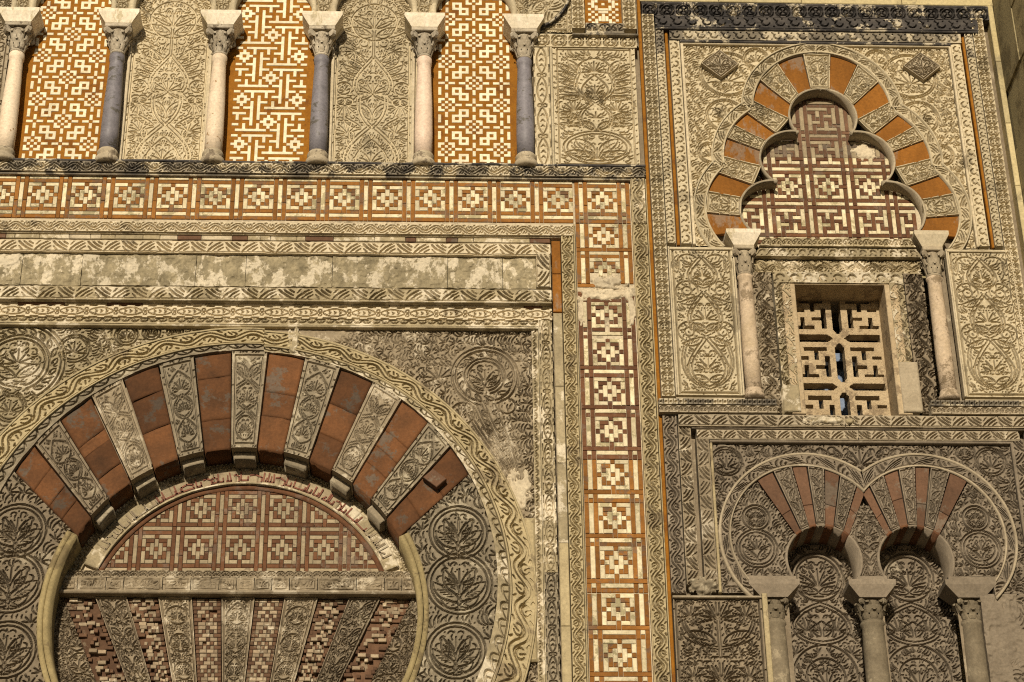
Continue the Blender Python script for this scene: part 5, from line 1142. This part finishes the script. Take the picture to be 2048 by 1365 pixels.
for sg in (-1, 1):
    lc = TW[0 if sg < 0 else 1][0]; ic = (AXT + sg * dI, zI); oc = (AXT + sg * dO, zO)
    f = (lambda a: a) if sg < 0 else (lambda a: 180 - a)
    for k in range(7):
        i0, i1, o0, o1 = f(INA[k]), f(INA[k + 1]), f(OUA[k]), f(OUA[k + 1]); e = .5
        if sg > 0: i0, i1, o0, o1 = i1, i0, o1, o0
        A, B = pol(lc, .222, i0 - e), pol(lc, .222, i1 + e); Cc, Dd = pol(ic, rI, o1 + e), pol(ic, rI, o0 - e)
        if k % 2: patch('carved_wedge', ta, TWIN, bilin(A, B, Cc, Dd), .09, .34, cTV, -.012, .012, .02, seed=410 + k)
        else:
            A, B = np.array(A), np.array(B); Cc, Dd = np.array(Cc), np.array(Dd); q = random.Random(k + sg).uniform(.3, .6)
            put('brick', prism('brick', [A, B, B + (Cc - B) * q, A + (Dd - A) * q], -.002, .03, .003), VOUSSP, ta); put('brick', prism('brick', [A + (Dd - A) * (q + .006), B + (Cc - B) * (q + .006), Cc, pol(ic, rI + .004, (o0 + o1) / 2), Dd], -.003, .03, .003), VOUSSP, ta)
    # rim with striped soffit
    ends = [f(d) for d in (222, 134, 123, 108.6, 97.2, 83.7, 70.4, 55, 44, -35)]
    for k in range(len(ends) - 1):
        a0, a1 = max(ends[k], ends[k + 1]) * D2R, min(ends[k], ends[k + 1]) * D2R
        patch('rim', ta, REDBR if (k % 2 == 1 and k < 8) else TWIN, ringM(lc, .210, lc, .223, a0, a1), abs(a0 - a1) * .2, .013, None, -.006, 0, .02, loback=.262, seed=k)
    # archivolt
    cu = acos_ = math.acos(dI / rI) / D2R; co = math.acos(dO / rO) / D2R
    i0, i1 = f(180 + 42), f(cu); o0, o1 = f(180 + 46), f(co)
    if sg > 0: i0, i1, o0, o1 = i1, i0, o1, o0
    M = ringM(ic, rI + .012, oc, rO - .014, i0 * D2R, i1 * D2R, o0 * D2R, o1 * D2R); Ls = 3.0 * .49
    rstrip('archivolt', ta, TWIN, M, .07, Ls, 'zig', -.018, .016, worn=.35 if sg < 0 else .05, seed=420 + sg)
    patch('archivolt_edge', ta, STUCCO2, ringM(ic, rI, ic, rI + .009, i0 * D2R, i1 * D2R), Ls, .012, None, -.017, 0, .02); patch('archivolt_edge', ta, STUCCO2, ringM(oc, rO - .013, oc, rO, o0 * D2R, o1 * D2R), Ls, .012, None, -.017, 0, .02)
    # springer with roundels
    x0, x1 = (1.20, 1.70) if sg < 0 else (2.37, 2.87); c = Cv(x1 - x0, .6, None, x0, 6.272); X = lambda px: px if sg < 0 else 2 * AXT - px
    for (ox, oz, R) in ((1.388, 6.44, .118), (1.395, 6.635, .078)):
        o = np.array((X(ox), oz)); c.ring(o, R, .010); c.ring(o, R - .018, .008); c.palm(o - (0, R * .2), pi / 2, R * .8, 7, 2.2, .009)
        for s in (-1, 1): c.leaf(o - (0, R * .6), pi / 2 - s * .9, R * 1.0, R * .25, .15 * s, .009, 3)
    c.fill(.05, 23, lambda x, z: pi / 2 + sg * .5, .009)
    a0_ = f(134) * D2R; p0 = np.array(pol(lc, .222, f(134))); p1 = np.array(pol(ic, rI, f(127.4))); nrm = np.array((-(p1 - p0)[1], (p1 - p0)[0]))
    if sg > 0: nrm = -nrm
    field('springer_panel', ta, TWIN, c, lambda Xg, Zg: (np.hypot(Xg - lc[0], Zg - lc[1]) > .216) & (np.hypot(Xg - ic[0], Zg - ic[1]) < rI + .004) & (((Xg - p0[0]) * nrm[0] + (Zg - p0[1]) * nrm[1]) > 0), -.004, .016, seed=430 + sg, worn=.1)
    bx0, bx1 = (1.285, 1.60) if sg < 0 else (2 * AXT - 1.60, 2 * AXT - 1.285); bar('springing_block', ta, TWIN, bx0, bx1, -.01, .25, 6.246, 6.270, .004)
# lozenge stem between the arches
c = Cv(.28, .45, .14 + AXT - .14, AXT - .14, 6.27); c.ogee(AXT, .07, 6.42, 6.66, .009); c.palm((AXT, 6.5), pi / 2, .10, 7, 2.2, .009); c.leaf((AXT, 6.44), pi / 2 + .9, .08, .02, .2, .009, 3); c.leaf((AXT, 6.34), pi / 2 + .4, .09, .015, .1, .008, 3); c.fill(.03, 7, None, .008)
field('lozenge_panel', ta, TWIN, c, lambda X, Z: (np.hypot(X - TW[0][0][0], Z - TW[0][0][1]) > .22) & (np.hypot(X - TW[1][0][0], Z - TW[1][0][1]) > .22) & (Z < 6.76 - 1.32 * abs(X - AXT)), -.001, .013, seed=433)
bar('springing_block', ta, TWIN, AXT - .085, AXT + .085, -.01, .25, 6.246, 6.270, .004)
# field behind
c = Cv(2.955 - 1.15, 7.125 - 6.17, None, 1.15, 6.17)
for (px, py, R) in ((1453, 922, .085), (1930, 902, .05), (1982, 923, .085)): o = np.array(W(px, py)); c.stem(arc(o, R, 0, 2 * pi, 26), .016, .009, 1, 1); c.palm(o - (0, R * .7), pi / 2, R * 1.3, 7, 2.4, .010)
c.palm((AXT, 6.95), pi / 2, .15, 9, 2.6, .010)
for s in (-1, 1):
    for k in range(4): c.ring((AXT + s * (.16 + .07 * k), 7.07 - .008 * k), .024, .008); c.leaf((AXT + s * (.1 + .07 * k), 7.03), pi / 2 - s * .9, .07, .02, .2 * s, .008, 2)
c.fill(.055, 33, None, .009)
tf = thing('carved_spandrel', 'brown vine-carved ground round the twin arches', 'spandrel', (AXT, 0, 6.3))
field('relief', tf, TWIN, c, lambda X, Z: (np.hypot(X - AXT + dO, Z - zO) > rO - .02) & (np.hypot(X - AXT - dO, Z - zO) > rO - .02), .004, .016, worn=.2, seed=436)
lump('broken_corner', tf, GREYB, 1.0, 1.16, 6.16, 6.25, -.02, 98, .03)
# blind niches
def niche_design(w, h, sd):
    c = Cv(w, h, w / 2); m = w / 2
    c.ring((m, h - .23), .15, .011); c.ring((m, h - .23), .125, .009); c.palm((m, h - .32), pi / 2, .17, 9, 2.4, .011); c.leaf((m, h - .33), pi / 2 + 1.2, .13, .03, .2, .010, 3)
    z = h - .40
    c.stem(bez((m, z), (m - .2, z - .06), (m - .22, z - .22), (m, z - .24), 14), .020, .010); c.palm((m - .085, z - .19), pi / 2 + .2, .13, 7, 2.3, .010); c.leaf((m - .01, z - .2), pi / 2 + .4, .12, .03, .2, .009, 3)
    z -= .24
    c.line(arc((m, z - .20), (.185, .19), 0, 2 * pi, 34), .011, 1, 1); c.ring((m, z - .2), .11, .010); c.palm((m, z - .29), pi / 2, .15, 9, 2.4, .010); c.palm((m - .15, z - .08), pi / 2 + .7, .09, 6, 2.2, .009)
    c.line(arc((m, z - .60), (.185, .19), 0, 2 * pi, 34), .011, 1, 1); c.palm((m, z - .66), pi / 2, .17, 9, 2.4, .010)
    c.fill(.05, sd, lambda x, q: pi / 2 + .9, .0095); return c
YN = .235
for k, (lc, r_) in enumerate(TW):
    x0, x1, z0, z1 = lc[0] - .245, lc[0] + .245, 5.35, lc[1] + .225; c = niche_design(x1 - x0, z1 - z0, 44 + k)
    nn = thing('stone_carving', 'carved stone infill of the %s blind twin arch' % ('left' if k == 0 else 'right'), 'carved panel', (lc[0], YN, z0), 'infill panels of the twin arches')
    U, V_ = np.meshgrid(np.linspace(x0, x1, c.nu), np.linspace(z0, z1, c.nv))
    patch('relief', nn, TWIN, rectM(x0, x1, z0, z1), x1 - x0, z1 - z0, c.a, YN, .018, YN + .05, worn=.15, seed=440 + k)
for k, x in enumerate((1.468, 2.028, 2.592)):
    cl = thing('column', ['dark stone column left of the twin arches', 'dark stone column standing between the twin arches', 'dark broken-capital column right of the twin arches'][k], 'column', (x, .10, 4.95), 'columns of the twin arches'); yy = .085
    put('shaft', lathe('shaft', [(.072, 0), (.071, .4), (.066, .9), (.062, 1.04), (.07, 1.05), (.07, 1.065)]), SHAFTD, cl, (x, yy, 4.95)); capital(cl, .155, .058, .075, SHAFTD, (x, yy, 6.012)); put('impost', frustum('impost', .15, .27 if k == 1 else .29, .14, .19, .10, .3), TWIN, cl, (x, yy - .01, 6.146))
# panel lower left, wall lower right
z0, z1 = 5.3, 6.138; c = Cv(.50, z1 - z0, .888 + .25, .888, z0); m = 1.138; c.border(.009, .014)
zz = z1
for zc0, f in ((5.98, 0), (5.62, 1)):
    c.stem([(m, zc0 - .2), (m, zc0 + .1)], .016, .009); c.palm((m - .01, zc0), pi / 2, .15, 9, 2.6, .010)
    c.leaf((m - .02, zc0 - .12), pi - .5, .19, .05, .25, .011, 5); c.stem(bez((m - .01, zc0 - .15), (m - .1, zc0 - .14), (m - .23, zc0 - .06), (m - .2, zc0 + .1), 12), .016, .009); c.palm((m - .15, zc0 + .02), pi / 2 + .4, .12, 7, 2.4, .010)
c.fill(.05, 61, lambda x, q: pi / 2 + 1.0, .009)
p = thing('stone_carving', 'brown carved panel of spreading leaves, bottom, left of the twin arches', 'carved panel', (m, 0, z0))
field('relief', p, BROWN, c, None, -.012, .018, seed=450); bar('side_fillet', p, YELLOW, 1.390, 1.420, -.035, .2, z0, z1 + .014); bar('top_fillet', p, STUCCO2, .885, 1.389, -.03, .02, z1 + .002, z1 + .014)
c = Cv(XE - 2.64, 6.165 - 5.3, None, 2.64, 5.3); c.fill(.075, 71, None, .012); U, V_ = np.meshgrid(np.linspace(0, 1, c.nu), np.linspace(0, 1, c.nv)); c.a *= np.clip((noise2(c.nv, c.nu, 36, 5) - .36) * 8, 0, 1) * (U > .22)
p = thing('stone_carving', 'badly worn carved wall at the bottom right corner, mostly scraped smooth', 'carved panel', (2.9, 0, 4.98)); field('relief', p, TWIN, c, None, .0, .02, worn=.6, seed=451, rough=.003)
